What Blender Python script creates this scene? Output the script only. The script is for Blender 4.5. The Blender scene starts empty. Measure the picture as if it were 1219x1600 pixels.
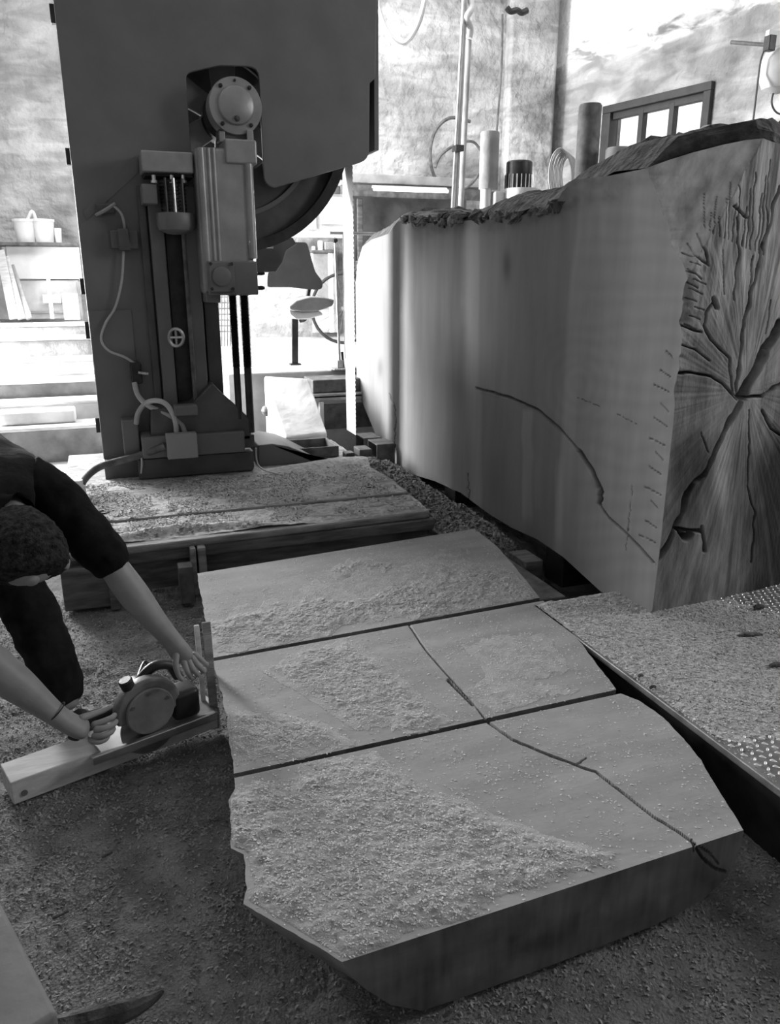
import bpy, math, random
import numpy as np
from mathutils import Vector, Matrix
random.seed(7); RNG = np.random.default_rng(7)
SC = bpy.context.scene; COL = SC.collection
# ------------------------------------------------------------------ camera
F_PX = 1209.0; CAM_H = 1.6; PITCH = math.radians(16.8); YAW = math.radians(20)
cd = bpy.data.cameras.new('camera'); cam = bpy.data.objects.new('camera', cd); COL.objects.link(cam)
cam.location = (0, 0, CAM_H); cam.rotation_euler = (math.pi/2-PITCH, 0, -YAW)
cd.sensor_fit = 'VERTICAL'; cd.sensor_height = 36; cd.lens = 36*F_PX/1600; cd.clip_end = 200; cd.clip_start = 0.02
SC.camera = cam
# ------------------------------------------------------------------ light
SC.view_settings.view_transform = 'Standard'; SC.view_settings.look = 'None'
SC.view_settings.exposure = 0.35; SC.view_settings.gamma = 1; SC.view_settings.use_curve_mapping = False
W = bpy.data.worlds.new('sky'); SC.world = W; W.use_nodes = True
W.node_tree.nodes['Background'].inputs[0].default_value = (.95, .95, .95, 1)
W.node_tree.nodes['Background'].inputs[1].default_value = 1.6
def area(name, loc, target, sx, sy, power, col=1.0):
    l = bpy.data.lights.new(name, 'AREA'); l.shape = 'RECTANGLE'; l.size = sx; l.size_y = sy; l.energy = power
    l.color = (col, col, col); o = bpy.data.objects.new(name, l); COL.objects.link(o); o.location = loc
    o.rotation_euler = (Vector(target)-Vector(loc)).to_track_quat('-Z', 'Y').to_euler(); return o
area('fill_ceiling_left', (-2.0, 8.8, 5.5), (.6, 6.9, .6), 2.6, 2.6, 170)  # added lamp under the closed ceiling, standing for daylight from back left
area('fill_panel_left', (-1.9, 8.6, 1.8), (2.0, 6.9, .9), 1.5, 1.8, 640)  # added light panel inside the room, brightens the log's far end; no gate there
area('daylight_door_right', (6.9, 1.0, 3.7), (0.8, 2.2, 0.2), 2.0, 1.6, 125)
area('daylight_skylight_back', (3.2, 9.3, 5.4), (3.4, 9.6, 0), 4.5, 2.5, 75)
area('fill_ceiling_mid', (1.5, 8.0, 5.5), (1.5, 7.4, 0), 1.6, 1.6, 170)  # added lamp to brighten step, floor and far log end behind the machine
area('fill_front', (-3.0, -3.2, 3.2), (1.8, 3.5, 0.9), 2.5, 2.0, 9)  # added soft fill from behind the camera; the front wall has no opening
# ------------------------------------------------------------------ helpers
_c, _s = math.cos, math.sin
FH = np.array([_s(YAW), _c(YAW), 0]); RV = np.array([_c(YAW), -_s(YAW), 0]); ZV = np.array([0, 0, 1.])
FW = FH*_c(PITCH)-ZV*_s(PITCH); UV = FH*_s(PITCH)+ZV*_c(PITCH); CP = np.array([0, 0, CAM_H])
def ray(px, py): return FW+RV*(px-609.5)/F_PX+UV*(800-py)/F_PX
def on(ax, v, px, py):                       # survey helper: photo point on a real plane of the place
    d = ray(px, py); return CP+d*(v-CP[ax])/d[ax]
def pt(px, py, D): return CP+ray(px, py)*D
def topx(P):                                 # (N,3) -> photo coordinates, used to survey stains and cracks
    q = P-CP; d = q@FW; return 609.5+F_PX*(q@RV)/d, 800-F_PX*(q@UV)/d
class MB:
    def __init__(s, M=None): s.v = []; s.f = []; s.M = M
    def add(s, vs, fs):
        n = len(s.v)
        for p in vs:
            p = Vector([float(a) for a in p])
            s.v.append(tuple(s.M@p) if s.M else tuple(p))
        s.f += [tuple(i+n for i in f) for f in fs]; return s
    def box(s, a, b):
        x0, y0, z0 = [min(p, q) for p, q in zip(a, b)]; x1, y1, z1 = [max(p, q) for p, q in zip(a, b)]
        return s.add([(x0,y0,z0),(x1,y0,z0),(x1,y1,z0),(x0,y1,z0),(x0,y0,z1),(x1,y0,z1),(x1,y1,z1),(x0,y1,z1)],
                     [(0,3,2,1),(4,5,6,7),(0,1,5,4),(1,2,6,5),(2,3,7,6),(3,0,4,7)])
    def obox(s, c, size, M):                 # oriented box, M 3x3
        c = Vector([float(a) for a in c]); h = [q/2 for q in size]; vs = []
        for sz in (-1, 1):
            for sx, sy in ((-1,-1),(1,-1),(1,1),(-1,1)): vs.append(c+M@Vector((sx*h[0], sy*h[1], sz*h[2])))
        return s.add(vs, [(0,3,2,1),(4,5,6,7),(0,1,5,4),(1,2,6,5),(2,3,7,6),(3,0,4,7)])
    def bar(s, p, q, w, h, up=(0,0,1)):      # box beam from p to q
        p = Vector([float(a) for a in p]); q = Vector([float(a) for a in q]); d = (q-p).normalized(); u = Vector(up)
        sd = d.cross(u)
        if sd.length < 1e-4: sd = d.cross(Vector((0,1,0)))
        sd.normalize(); u = sd.cross(d).normalized(); vs = []
        for e in (p, q):
            for a, b in ((-1,-1),(1,-1),(1,1),(-1,1)): vs.append(e+sd*a*w/2+u*b*h/2)
        return s.add(vs, [(0,1,2,3),(7,6,5,4),(0,4,5,1),(1,5,6,2),(2,6,7,3),(3,7,4,0)])
    def prism(s, poly, y0, y1):              # poly of (x,z)
        n = len(poly); vs = [(x, y0, z) for x, z in poly]+[(x, y1, z) for x, z in poly]
        return s.add(vs, [tuple(range(n)), tuple(range(2*n-1, n-1, -1))]+[(i, (i+1) % n, n+(i+1) % n, n+i) for i in range(n)])
    def slabp(s, poly, z0, z1):              # poly of (x,y)
        n = len(poly); vs = [(x, y, z0) for x, y in poly]+[(x, y, z1) for x, y in poly]
        return s.add(vs, [tuple(range(n)), tuple(range(2*n-1, n-1, -1))]+[(i, (i+1) % n, n+(i+1) % n, n+i) for i in range(n)])
    def tube(s, pts, r, n=10, sub=6, closed=False):
        P = [Vector([float(a) for a in p]) for p in pts]
        if sub > 1 and len(P) > 2:
            Q = []; m = len(P)
            rng = range(m if closed else m-1)
            for i in rng:
                g = lambda k: P[k % m] if closed else P[max(0, min(m-1, k))]
                a, b, c, d = g(i-1), g(i), g(i+1), g(i+2)
                for k in range(sub):
                    t = k/sub; Q.append(.5*((2*b)+(c-a)*t+(2*a-5*b+4*c-d)*t*t+(3*b-a-3*c+d)*t**3))
            if not closed: Q.append(P[-1])
            P = Q
        m = len(P); rr = r if callable(r) else (lambda t: r); vs = []; up = None
        for i in range(m):
            d = (P[(i+1) % m]-P[i-1]) if closed else (P[min(i+1, m-1)]-P[max(i-1, 0)])
            d.normalize()
            if up is None:
                up = Vector((0,0,1)) if abs(d.z) < .9 else Vector((1,0,0))
            sd = d.cross(up).normalized(); up = sd.cross(d).normalized()
            R = rr(i/max(1, m-1))
            for k in range(n):
                a = 2*math.pi*k/n; vs.append(P[i]+sd*R*_c(a)+up*R*_s(a))
        fs = []
        for i in range(m if closed else m-1):
            for k in range(n): fs.append((i*n+k, i*n+(k+1) % n, ((i+1) % m)*n+(k+1) % n, ((i+1) % m)*n+k))
        if not closed: fs += [tuple(range(n-1, -1, -1)), tuple((m-1)*n+k for k in range(n))]
        return s.add(vs, fs)
    def cyl(s, p, q, r, n=24): return s.tube([p, q], r, n, 1)
    def lathe(s, base, axis, prof, n=28):    # prof: (radius, distance along axis)
        A = Vector(axis).normalized(); u = A.orthogonal().normalized(); w = A.cross(u); B = Vector([float(a) for a in base]); vs = []
        for r, h in prof:
            for k in range(n):
                a = 2*math.pi*k/n; vs.append(B+A*h+(u*_c(a)+w*_s(a))*max(r, 1e-4))
        m = len(prof); fs = [(i*n+k, i*n+(k+1) % n, (i+1)*n+(k+1) % n, (i+1)*n+k) for i in range(m-1) for k in range(n)]
        fs += [tuple(range(n-1, -1, -1)), tuple((m-1)*n+k for k in range(n))]
        return s.add(vs, fs)
    def build(s, name, m, parent=None, bevel=0, smooth=False, seg=2):
        off = Vector((0,0,0)); q = parent
        while q: off += q.location; q = q.parent
        me = bpy.data.meshes.new(name); me.from_pydata([(x-off.x, y-off.y, z-off.z) for x, y, z in s.v], [], s.f)
        me.materials.append(m); me.validate()
        o = bpy.data.objects.new(name, me); COL.objects.link(o)
        if parent: o.parent = parent
        import bmesh
        b = bmesh.new(); b.from_mesh(me); bmesh.ops.recalc_face_normals(b, faces=b.faces); b.to_mesh(me); b.free()
        if bevel:
            md = o.modifiers.new('bevel', 'BEVEL'); md.width = bevel; md.segments = seg; md.limit_method = 'ANGLE'; md.angle_limit = .6
        if smooth or bevel:
            for p in me.polygons: p.use_smooth = True
            if smooth:
                try: me.set_sharp_from_angle(angle=math.radians(38))
                except Exception: pass
            else:
                md = o.modifiers.new('wn', 'WEIGHTED_NORMAL'); md.keep_sharp = True
        return o
def npmesh(name, V, Fq, m, parent=None, colors=None, smooth=True):
    off = np.zeros(3); q = parent
    while q: off += np.array(q.location); q = q.parent
    me = bpy.data.meshes.new(name); V = np.asarray(V, np.float32)-off.astype(np.float32); Fq = np.asarray(Fq, np.int32); k = Fq.shape[1]
    me.vertices.add(len(V)); me.vertices.foreach_set('co', V.ravel())
    me.loops.add(Fq.size); me.loops.foreach_set('vertex_index', Fq.ravel())
    me.polygons.add(len(Fq)); me.polygons.foreach_set('loop_start', np.arange(0, Fq.size, k, dtype=np.int32))
    me.polygons.foreach_set('loop_total', np.full(len(Fq), k, np.int32))
    me.polygons.foreach_set('use_smooth', np.full(len(Fq), smooth))
    me.update(); me.validate()
    if colors is not None:
        a = me.color_attributes.new('tint', 'FLOAT_COLOR', 'POINT'); c = np.ones((len(V), 4), np.float32); c[:, :3] = np.asarray(colors)[:, None]
        a.data.foreach_set('color', c.ravel())
    me.materials.append(m); o = bpy.data.objects.new(name, me); COL.objects.link(o)
    if parent: o.parent = parent
    return o
def gridf(nu, nv, close_u=False):
    i, j = np.meshgrid(np.arange(nu-(0 if close_u else 1)), np.arange(nv-1), indexing='ij')
    i2 = (i+1) % nu
    return np.stack([i*nv+j, i2*nv+j, i2*nv+j+1, i*nv+j+1], -1).reshape(-1, 4)
def tag(o, label, cat, group=None):
    o['label'] = label; o['category'] = cat
    if group: o['group'] = group
    return o
def thing(name, label, cat, loc, group=None):
    o = bpy.data.objects.new(name, None); o.empty_display_size = .1; COL.objects.link(o); o.location = [float(a) for a in loc]
    return tag(o, label, cat, group)
def struct(o): o['kind'] = 'structure'; return o
def stuff(o): o['kind'] = 'stuff'; return o
_lat = RNG.random((256, 256))
def vn(x, y):
    x = np.asarray(x, float); y = np.asarray(y, float); xi = np.floor(x).astype(int); yi = np.floor(y).astype(int); fx = x-xi; fy = y-yi
    fx = fx*fx*(3-2*fx); fy = fy*fy*(3-2*fy); g = lambda a, b: _lat[a % 256, b % 256]
    return (g(xi, yi)*(1-fx)+g(xi+1, yi)*fx)*(1-fy)+(g(xi, yi+1)*(1-fx)+g(xi+1, yi+1)*fx)*fy
def fbm(x, y, o=4):
    t = 0; a = .5
    for k in range(o): t = t+a*vn(x*2**k+17.3*k, y*2**k+5.1*k); a *= .5
    return t/(1-.5**o)
def sst(a, b, x): t = np.clip((np.asarray(x, float)-a)/(b-a), 0, 1); return t*t*(3-2*t)
def inpoly(px, py, poly):                    # signed distance in px, positive inside
    px = np.asarray(px, float); py = np.asarray(py, float); ins = np.zeros(px.shape, bool); d = np.full(px.shape, 1e9); n = len(poly)
    for i in range(n):
        x0, y0 = poly[i]; x1, y1 = poly[(i+1) % n]
        c = ((y0 > py) != (y1 > py)) & (px < (x1-x0)*(py-y0)/((y1-y0) or 1e-9)+x0); ins ^= c
        d = np.minimum(d, segd(px, py, x0, y0, x1, y1))
    return np.where(ins, d, -d)
def segd(px, py, x0, y0, x1, y1):
    dx, dy = x1-x0, y1-y0; t = np.clip(((px-x0)*dx+(py-y0)*dy)/(dx*dx+dy*dy+1e-9), 0, 1)
    return np.hypot(px-x0-t*dx, py-y0-t*dy)
def polyd(px, py, pl):
    d = np.full(np.shape(px), 1e9)
    for (a, b), (c, e) in zip(pl[:-1], pl[1:]): d = np.minimum(d, segd(px, py, a, b, c, e))
    return d
# ------------------------------------------------------------------ materials
def mat(name, g, var=.15, scale=8, bump=.1, bscale=60, rough=.7, metal=0, stretch=(1,1,1), tint=False, bdist=.01, g2=None, detail=6):
    m = bpy.data.materials.new(name); m.use_nodes = True; N = m.node_tree.nodes; L = m.node_tree.links; b = N['Principled BSDF']
    b.inputs['Roughness'].default_value = rough; b.inputs['Metallic'].default_value = metal
    tc = N.new('ShaderNodeTexCoord'); mp = N.new('ShaderNodeMapping'); L.new(tc.outputs['Object'], mp.inputs[0]); mp.inputs['Scale'].default_value = stretch
    n = N.new('ShaderNodeTexNoise'); n.inputs['Scale'].default_value = scale; n.inputs['Detail'].default_value = detail; L.new(mp.outputs[0], n.inputs[0])
    cr = N.new('ShaderNodeValToRGB'); lo = g*(1-var) if g2 is None else g2; hi = min(1, g*(1+var)) if g2 is None else g
    cr.color_ramp.elements[0].position = .35; cr.color_ramp.elements[1].position = .65
    cr.color_ramp.elements[0].color = (lo, lo, lo, 1); cr.color_ramp.elements[1].color = (hi, hi, hi, 1)
    L.new(n.outputs[0], cr.inputs[0]); out = cr.outputs[0]
    if tint:
        at = N.new('ShaderNodeVertexColor'); at.layer_name = 'tint'; mx = N.new('ShaderNodeMix'); mx.data_type = 'RGBA'; mx.blend_type = 'MULTIPLY'
        mx.inputs[0].default_value = 1; L.new(out, mx.inputs[6]); L.new(at.outputs[0], mx.inputs[7]); out = mx.outputs[2]
    L.new(out, b.inputs['Base Color'])
    if bump:
        n2 = N.new('ShaderNodeTexNoise'); n2.inputs['Scale'].default_value = bscale; n2.inputs['Detail'].default_value = 5; L.new(mp.outputs[0], n2.inputs[0])
        bp = N.new('ShaderNodeBump'); bp.inputs['Strength'].default_value = bump; bp.inputs['Distance'].default_value = bdist
        L.new(n2.outputs[0], bp.inputs['Height']); L.new(bp.outputs[0], b.inputs['Normal'])
    return m
M_PAINT = mat('machine_paint', .13, .12, 3, .06, 30, .5)
M_PAINT2 = mat('machine_paint_dark', .07, .25, 6, .1, 40, .5)
M_BRIGHTP = mat('machine_paint_worn', .27, .15, 7, .08, 30, .38, .3)
M_BLACK = mat('black_oily_steel', .025, .4, 12, .1, 50, .45, .3)
M_STEEL = mat('bare_steel', .45, .2, 10, .05, 60, .32, .9)
M_BLADE = mat('blade_steel', .85, .05, 4, .02, 60, .35, .6)
M_RUST = mat('dull_iron', .12, .35, 14, .2, 60, .7, .2)
M_PLATE = mat('tread_plate_steel', .22, .3, 12, .1, 80, .45, .5)
M_GREYBOX = mat('grey_plastic', .26, .05, 4, .02, 50, .5)
M_WHITE = mat('white_plastic', .75, .08, 5, .03, 50, .5)
M_CABLE = mat('grey_cable', .4, .1, 8, .02, 50, .5)
M_DCABLE = mat('dark_cable', .1, .2, 8, .02, 50, .5)
M_WOODLOG = mat('sawn_log_wood', .24, .10, 3, .25, 18, .75, stretch=(1, 3, .5), tint=True, bdist=.003)
M_ENDWOOD = mat('end_grain_wood', .36, .3, 6, .5, 22, .8, stretch=(3, 3, 1), tint=True, bdist=.008)
M_BARK = mat('bark', .075, .6, 14, 1.0, 24, .9, bdist=.03)
M_SLAB = mat('slab_wood', .275, .12, 4, .2, 30, .75, stretch=(.6, 3, 3), tint=True, bdist=.003)
M_DUST = mat('sawdust', .42, .22, 40, .8, 260, .95, bdist=.006)
M_DECKDUST = mat('deck_sawdust', .44, .2, 40, .8, 260, .95, bdist=.006)
M_SDUST = mat('slab_sawdust', .32, .14, 25, .7, 230, .95, bdist=.005)
M_SCHIP = mat('slab_chips', .52, .25, 60, 0, 60, .9)
M_CHIP = mat('sawdust_chips', .46, .25, 60, 0, 60, .9)
M_FLOORDUST = mat('floor_sawdust', .18, .30, 9, .9, 130, .95, bdist=.012)
M_FCHIP = mat('floor_chips', .24, .35, 40, 0, 60, .9)
M_CONC = mat('concrete', .6, .25, 3, .4, 14, .9, bdist=.02)
M_CONC2 = mat('grey_concrete', .32, .25, 4, .4, 14, .9, bdist=.02)
M_TIMBER = mat('old_timber', .13, .4, 5, .4, 25, .85, stretch=(1, 6, 6), bdist=.01)
M_TIMBERX = mat('table_planks', .26, .3, 6, .5, 40, .85, stretch=(1, 5, 5), bdist=.01)
M_PALEWOOD = mat('pale_timber', .5, .15, 6, .2, 25, .8, stretch=(1, 6, 6), bdist=.004)
M_CLOTH = mat('black_cloth', .007, .4, 18, .4, 40, .9, bdist=.01)
M_TROUS = mat('dark_trousers', .011, .4, 18, .4, 40, .9, bdist=.01)
M_SKIN = mat('skin', .24, .08, 20, .1, 120, .55, bdist=.002)
M_HAIR = mat('short_hair', .032, .7, 60, 1.0, 160, .85, bdist=.02)
M_RUBBER = mat('rubber', .03, .2, 10, .1, 60, .6)
M_CHAIR = mat('grey_shell_plastic', .11, .1, 6, .1, 90, .55)
M_TOOL = mat('tool_casing', .17, .15, 14, .1, 60, .4)
M_DARKBOARD = mat('dark_board', .09, .3, 5, .2, 30, .8)
M_FRAME = mat('window_frame_paint', .03, .2, 8, .1, 40, .5)
M_PAPER = mat('paper', .8, .05, 6, 0, 40, .8)
for _m in (M_CLOTH, M_TROUS, M_HAIR): _m.node_tree.nodes['Principled BSDF'].inputs['Specular IOR Level'].default_value = .12
M_LEDGE = mat('ledge_concrete', .20, .35, 4, .5, 14, .9, bdist=.03)
def plaster(name, zline=None):
    m = mat(name, .62, 0, 1.1, .9, 5.5, .95, g2=.27, bdist=.09, detail=9); N = m.node_tree.nodes; L = m.node_tree.links
    cr = [x for x in N if x.type == 'VALTORGB'][0]; tc = [x for x in N if x.type == 'TEX_COORD'][0]; b = N['Principled BSDF']
    mp = N.new('ShaderNodeMapping'); mp.inputs['Scale'].default_value = (.5, .5, 1.6); L.new(tc.outputs['Object'], mp.inputs[0])
    n = N.new('ShaderNodeTexNoise'); n.inputs['Scale'].default_value = 4; n.inputs['Detail'].default_value = 8; n.inputs['Distortion'].default_value = .8; L.new(mp.outputs[0], n.inputs[0])
    r2 = N.new('ShaderNodeValToRGB'); r2.color_ramp.elements[0].position = .4; r2.color_ramp.elements[0].color = (.68,)*3+(1,); r2.color_ramp.elements[1].position = .6; L.new(n.outputs[0], r2.inputs[0])
    mx = N.new('ShaderNodeMix'); mx.data_type = 'RGBA'; mx.blend_type = 'MULTIPLY'; mx.inputs[0].default_value = 1
    L.new(cr.outputs[0], mx.inputs[6]); L.new(r2.outputs[0], mx.inputs[7]); out = mx.outputs[2]
    if zline:
        sp = N.new('ShaderNodeSeparateXYZ'); L.new(tc.outputs['Object'], sp.inputs[0])
        a = N.new('ShaderNodeMath'); a.operation = 'MULTIPLY_ADD'; a.inputs[1].default_value = 1.0; L.new(n.outputs[0], a.inputs[0]); L.new(sp.outputs[2], a.inputs[2])
        r = N.new('ShaderNodeMapRange'); r.inputs[1].default_value = zline+.45; r.inputs[2].default_value = zline+.62; L.new(a.outputs[0], r.inputs[0])
        m2 = N.new('ShaderNodeMix'); m2.data_type = 'RGBA'; L.new(r.outputs[0], m2.inputs[0]); L.new(out, m2.inputs[6]); m2.inputs[7].default_value = (.86, .86, .86, 1); out = m2.outputs[2]
    L.new(out, b.inputs['Base Color']); return m
M_WALLB = plaster('whitewashed_plaster'); M_WALLR = plaster('patched_plaster', 4.35)
M_PLAINWALL = mat('plain_plaster', .4, .2, 2, .3, 8, .9)
M_GLASS = bpy.data.materials.new('window_glass'); M_GLASS.use_nodes = True
_b = M_GLASS.node_tree.nodes['Principled BSDF']; _b.inputs['Transmission Weight'].default_value = 1; _b.inputs['Roughness'].default_value = 0.02; _b.inputs['IOR'].default_value = 1.05
M_TUBE = bpy.data.materials.new('lit_tube'); M_TUBE.use_nodes = True
_b = M_TUBE.node_tree.nodes['Principled BSDF']; _b.inputs['Emission Color'].default_value = (1,1,1,1); _b.inputs['Emission Strength'].default_value = 2.5

# ================================================================== SETTING
ZF = .80                                     # level of the shop floor behind the pit
CEIL = 5.6
WA = Vector((.978, -.208, 0)); WB = Vector((-.208, .978, 0))   # directions of back wall / right wall
NB_ = Vector((.208, .978, 0)); NR_ = Vector((.978, .208, 0))
CORNER = Vector((6.15, 10.3, 0))
# pit floor with trodden sawdust (height field)
def field(name, x0, x1, y0, y1, nx, ny, h, m, parent=None):
    X, Y = np.meshgrid(np.linspace(x0, x1, nx), np.linspace(y0, y1, ny), indexing='ij'); Z = h(X, Y)
    return npmesh(name, np.stack([X, Y, Z], -1).reshape(-1, 3), gridf(nx, ny), m, parent)
def hfloor(X, Y): 
    base = -.012+.05*(fbm(X*2.2, Y*2.2, 3)-.5)*sst(1.9, 3.0, Y)*sst(.9, .2, X) + .022*(fbm(X*9, Y*9, 4)-.5)*sst(1.0, 3.0, Y)
    return np.minimum(base-.006+.010*(fbm(X*26, Y*26, 3)-.5), .012)
fl = MB(); fl.box((-8, -6, -.3), (12, 6.9, -.05)); struct(fl.build('floor', M_CONC2))
struct(field('sawdust_floor', -3.2, 2.2, .3, 5.5, 420, 420, hfloor, M_FLOORDUST))
# raised shop floor behind
rf = MB(); rf.slabp([(-8, 9.3), (-8, 17), (14, 17), (14, 6.9), (1.0, 6.9), (.95, 9.3)], -.2, ZF); struct(rf.build('trim_1', M_CONC, bevel=.02))
def wall(name, p, q, z0, z1, th, m, hole=None):
    p = Vector((p[0], p[1], 0)); q = Vector((q[0], q[1], 0)); d = (q-p).normalized(); n = Vector((-d.y, d.x, 0)); mb = MB()
    def seg(a, b, zz0, zz1):
        A = p+d*a; B = p+d*b; mb.add([A+Vector((0,0,zz0)), B+Vector((0,0,zz0)), B+n*th+Vector((0,0,zz0)), A+n*th+Vector((0,0,zz0)), A+Vector((0,0,zz1)), B+Vector((0,0,zz1)), B+n*th+Vector((0,0,zz1)), A+n*th+Vector((0,0,zz1))],
            [(0,3,2,1),(4,5,6,7),(0,1,5,4),(1,2,6,5),(2,3,7,6),(3,0,4,7)])
    L = (q-p).length
    if hole:
        a, b, za, zb = hole; seg(0, a, z0, z1); seg(b, L, z0, z1); seg(a, b, z0, za); seg(a, b, zb, z1)
    else: seg(0, L, z0, z1)
    return struct(mb.build(name, m))
pL = CORNER-WA*14
wall('wall_back', (pL.x, pL.y), (CORNER.x, CORNER.y), 0, CEIL, .3, M_WALLB)
pR = CORNER-WB*15
# window position on the right wall
def on_rw(px, py, off=0):
    n = NR_; d = Vector(ray(px, py)); c = Vector(CP); t = ((CORNER-n*off)-c).dot(n)/d.dot(n); return c+d*t
wtl = on_rw(947, 166); wtr = on_rw(1118, 128); wa = (CORNER-Vector((wtl.x, wtl.y, 0))).dot(WB); wb = (CORNER-Vector((wtr.x, wtr.y, 0))).dot(WB)
wz1 = (wtl.z+wtr.z)/2; wz0 = wz1-1.15; wmid = [wa, wb]
wall('wall_right', (CORNER.x, CORNER.y), (pR.x, pR.y), 0, CEIL, .3, M_WALLR, (wa, wb, wz0, wz1))
wall('wall_left', (-5.2, -6), (-5.2, 14), 0, CEIL, -.3, M_PLAINWALL)
wall('wall_front', (-5.2, -4.5), (10, -4.5), 0, CEIL, -.3, M_PLAINWALL)
cl = MB(); cl.box((-8, -6, CEIL), (14, 16, CEIL+.2)); struct(cl.build('ceiling', M_CONC))
# pilaster on the back wall
def on_bw(px, py, off=0):
    n = NB_; d = Vector(ray(px, py)); c = Vector(CP); t = ((CORNER-n*off)-c).dot(n)/d.dot(n); return c+d*t
pa = on_bw(788, 300, .28); pb = on_bw(846, 300, .0)
mb = MB(); c0 = Vector((pa.x, pa.y, 0)); c1 = CORNER-WA*.08-NB_*.28
N_ = NB_*.27
mb.add([c0, c1, c1+N_, c0+N_]+[p+Vector((0,0,CEIL)) for p in (c0, c1, c1+N_, c0+N_)], [(0,3,2,1),(4,5,6,7),(0,1,5,4),(1,2,6,5),(2,3,7,6),(3,0,4,7)])
struct(mb.build('trim_2', M_WALLB, bevel=.05))
# ceiling beam line at back
mb = MB(); a = CORNER-WA*13.5-NB_*.08; b = CORNER-WA*1.0-NB_*.08; mb.bar((a.x, a.y, CEIL-.06), (b.x, b.y, CEIL-.06), .12, .12); struct(mb.build('trim_3', M_CONC2, bevel=.01))
# window
def RW(s, z, off): v = CORNER-WB*s-NR_*off; return (v.x, v.y, z)
win = bpy.data.objects.new('window_1', None); COL.objects.link(win); win.location = RW((wa+wb)/2, wz0, 0); struct(win)
fr = MB()
for (s0, s1, z0, z1) in ((wa, wb, wz1-.09, wz1), (wa, wb, wz0, wz0+.09), (wa, wa+.14, wz0+.09, wz1-.09), (wb-.1, wb, wz0+.09, wz1-.09)):
    fr.bar(RW(s0, (z0+z1)/2, -.02), RW(s1, (z0+z1)/2, -.02), .16, z1-z0)
fr.build('window_frame', M_FRAME, win, bevel=.008)
W3 = (wb-wa-.24)/3
for k in (1, 2):
    mb = MB(); mb.bar(RW(wa+.14+W3*k, wz0+.09, -.03), RW(wa+.14+W3*k, wz1-.12, -.03), .09, .07, up=WB); mb.build('mullion', M_FRAME, win, bevel=.006)
mb = MB(); mb.bar(RW(wa+.14, wz1-.13, -.03), RW(wb-.1, wz1-.13, -.03), .08, .08); mb.build('top_rail', M_FRAME, win, bevel=.006)
for k in range(3):
    mb = MB(); mb.bar(RW(wa+.16+W3*k, (wz0+wz1)/2, -.05), RW(wa+.12+W3*(k+1), (wz0+wz1)/2, -.05), .006, wz1-wz0-.2); mb.build('pane', M_GLASS, win)

# ================================================================== LOG
FX = 2.094; EY = 2.47; ES = .10               # sawn face plane x, end plane y = EY + ES*(x-FX)
log = thing('sawn_log', 'huge log with one flat sawn face and cracked end grain, lying on the carriage', 'log', (2.9, 4.4, .2))
def yz(px, py): q = on(0, FX, px, py); return q[1], q[2]
bot = [yz(*q) for q in [(1022,962),(1000,955),(940,925),(905,893),(880,870),(840,843),(800,825),(760,800),(720,770),(680,752),(640,740),(612,728),(600,710),(575,650),(563,622),(556,600)]]
top = [yz(*q) for q in [(1015,262),(960,268),(935,283),(907,309),(871,323),(838,334),(756,341),(691,347),(627,345),(610,365),(583,374),(567,385),(559,410),(556,440)]]
bot = np.array(bot); top = np.array(top); YE = 6.62
bot = np.vstack([[EY-.3, bot[0,1]], bot]); top = np.vstack([[EY-.3, top[0,1]], top])
zb = lambda y: np.interp(y, bot[:,0], bot[:,1]); zt = lambda y: np.interp(y, top[:,0], top[:,1])
# chamfer plane through A (face), D (corner), B (end)
def on_end(px, py):
    d = ray(px, py); t = (EY+ES*(CP[0]-FX)-CP[1])/(d[1]-ES*d[0]); return CP+d*t
A_ = np.array(on(0, FX, 1012, 262)); D_ = np.array(on(0, FX, 1063, 400)); B_ = on_end(1194, 216); C_ = on_end(1085, 355)
nrm = np.cross(B_-A_, D_-A_); nrm /= nrm[1]
def yfacet(x, z): return A_[1]-(nrm[0]*(x-A_[0])+nrm[2]*(z-A_[2]))
def yend(x, z):
    tear = .10*(fbm(z*11, x*3, 4)-.35)*np.exp(-(x-FX)/.05)*sst(1.05, 1.35, z)*(1-sst(1.95, 2.05, z))
    return np.maximum(EY+ES*(x-FX), yfacet(x, z)) + np.maximum(tear, 0) + .03*np.clip(.5-z, 0, 1)
def log_cracks_face():
    return [([(745,607),(800,622),(840,640),(875,670),(905,705),(925,735),(938,765),(935,785),(950,808),(975,830),(1000,855),(1022,880)], 2.0, .022),
            ([(905,705),(925,735),(940,770),(936,786)], 4.5, .015), ([(608,615),(618,640),(617,700)], 1.2, .01),
            ([(732,740),(733,790)], 1.2, .006), ([(988,760),(978,860)], .8, .003),([(900,620),(950,640),(1000,665)],.8,.002)] + \
           [([(1050-k*2.6-(9+7*((k*7)%3)), 548+k*26+(k*11)%7), (1052-k*2.6, 560+k*26+(k*11)%7)], 1.0, .008) for k in range(13)]
nu, nv = 520, 330
S = np.linspace(0, 1, nu)**1.25; Tt = np.linspace(0, 1, nv); y_ = EY+(YE-EY)*S
Yg = np.repeat(y_[:, None], nv, 1); Zg = zb(y_)[:, None]*(1-Tt)+zt(y_)[:, None]*Tt
near = yend(FX*np.ones_like(Zg), Zg); Yg = np.maximum(near+(Yg-EY)*.0, Yg) if False else Yg
Yg = near+(Yg-EY)*(YE-near)/(YE-EY)
P = np.stack([np.full_like(Yg, FX), Yg, Zg], -1).reshape(-1, 3); PX, PY = topx(P)
disp = np.zeros(len(P)); dark = np.ones(len(P))
wob = 5*(fbm(PX/6, PY/6, 3)-.5)
for pl, w, dep in log_cracks_face():
    d = polyd(PX+wob, PY+wob, pl); k = 1-sst(w*.35, w, d); disp = np.maximum(disp, k*dep); dark = np.minimum(dark, 1-.75*k)
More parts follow.
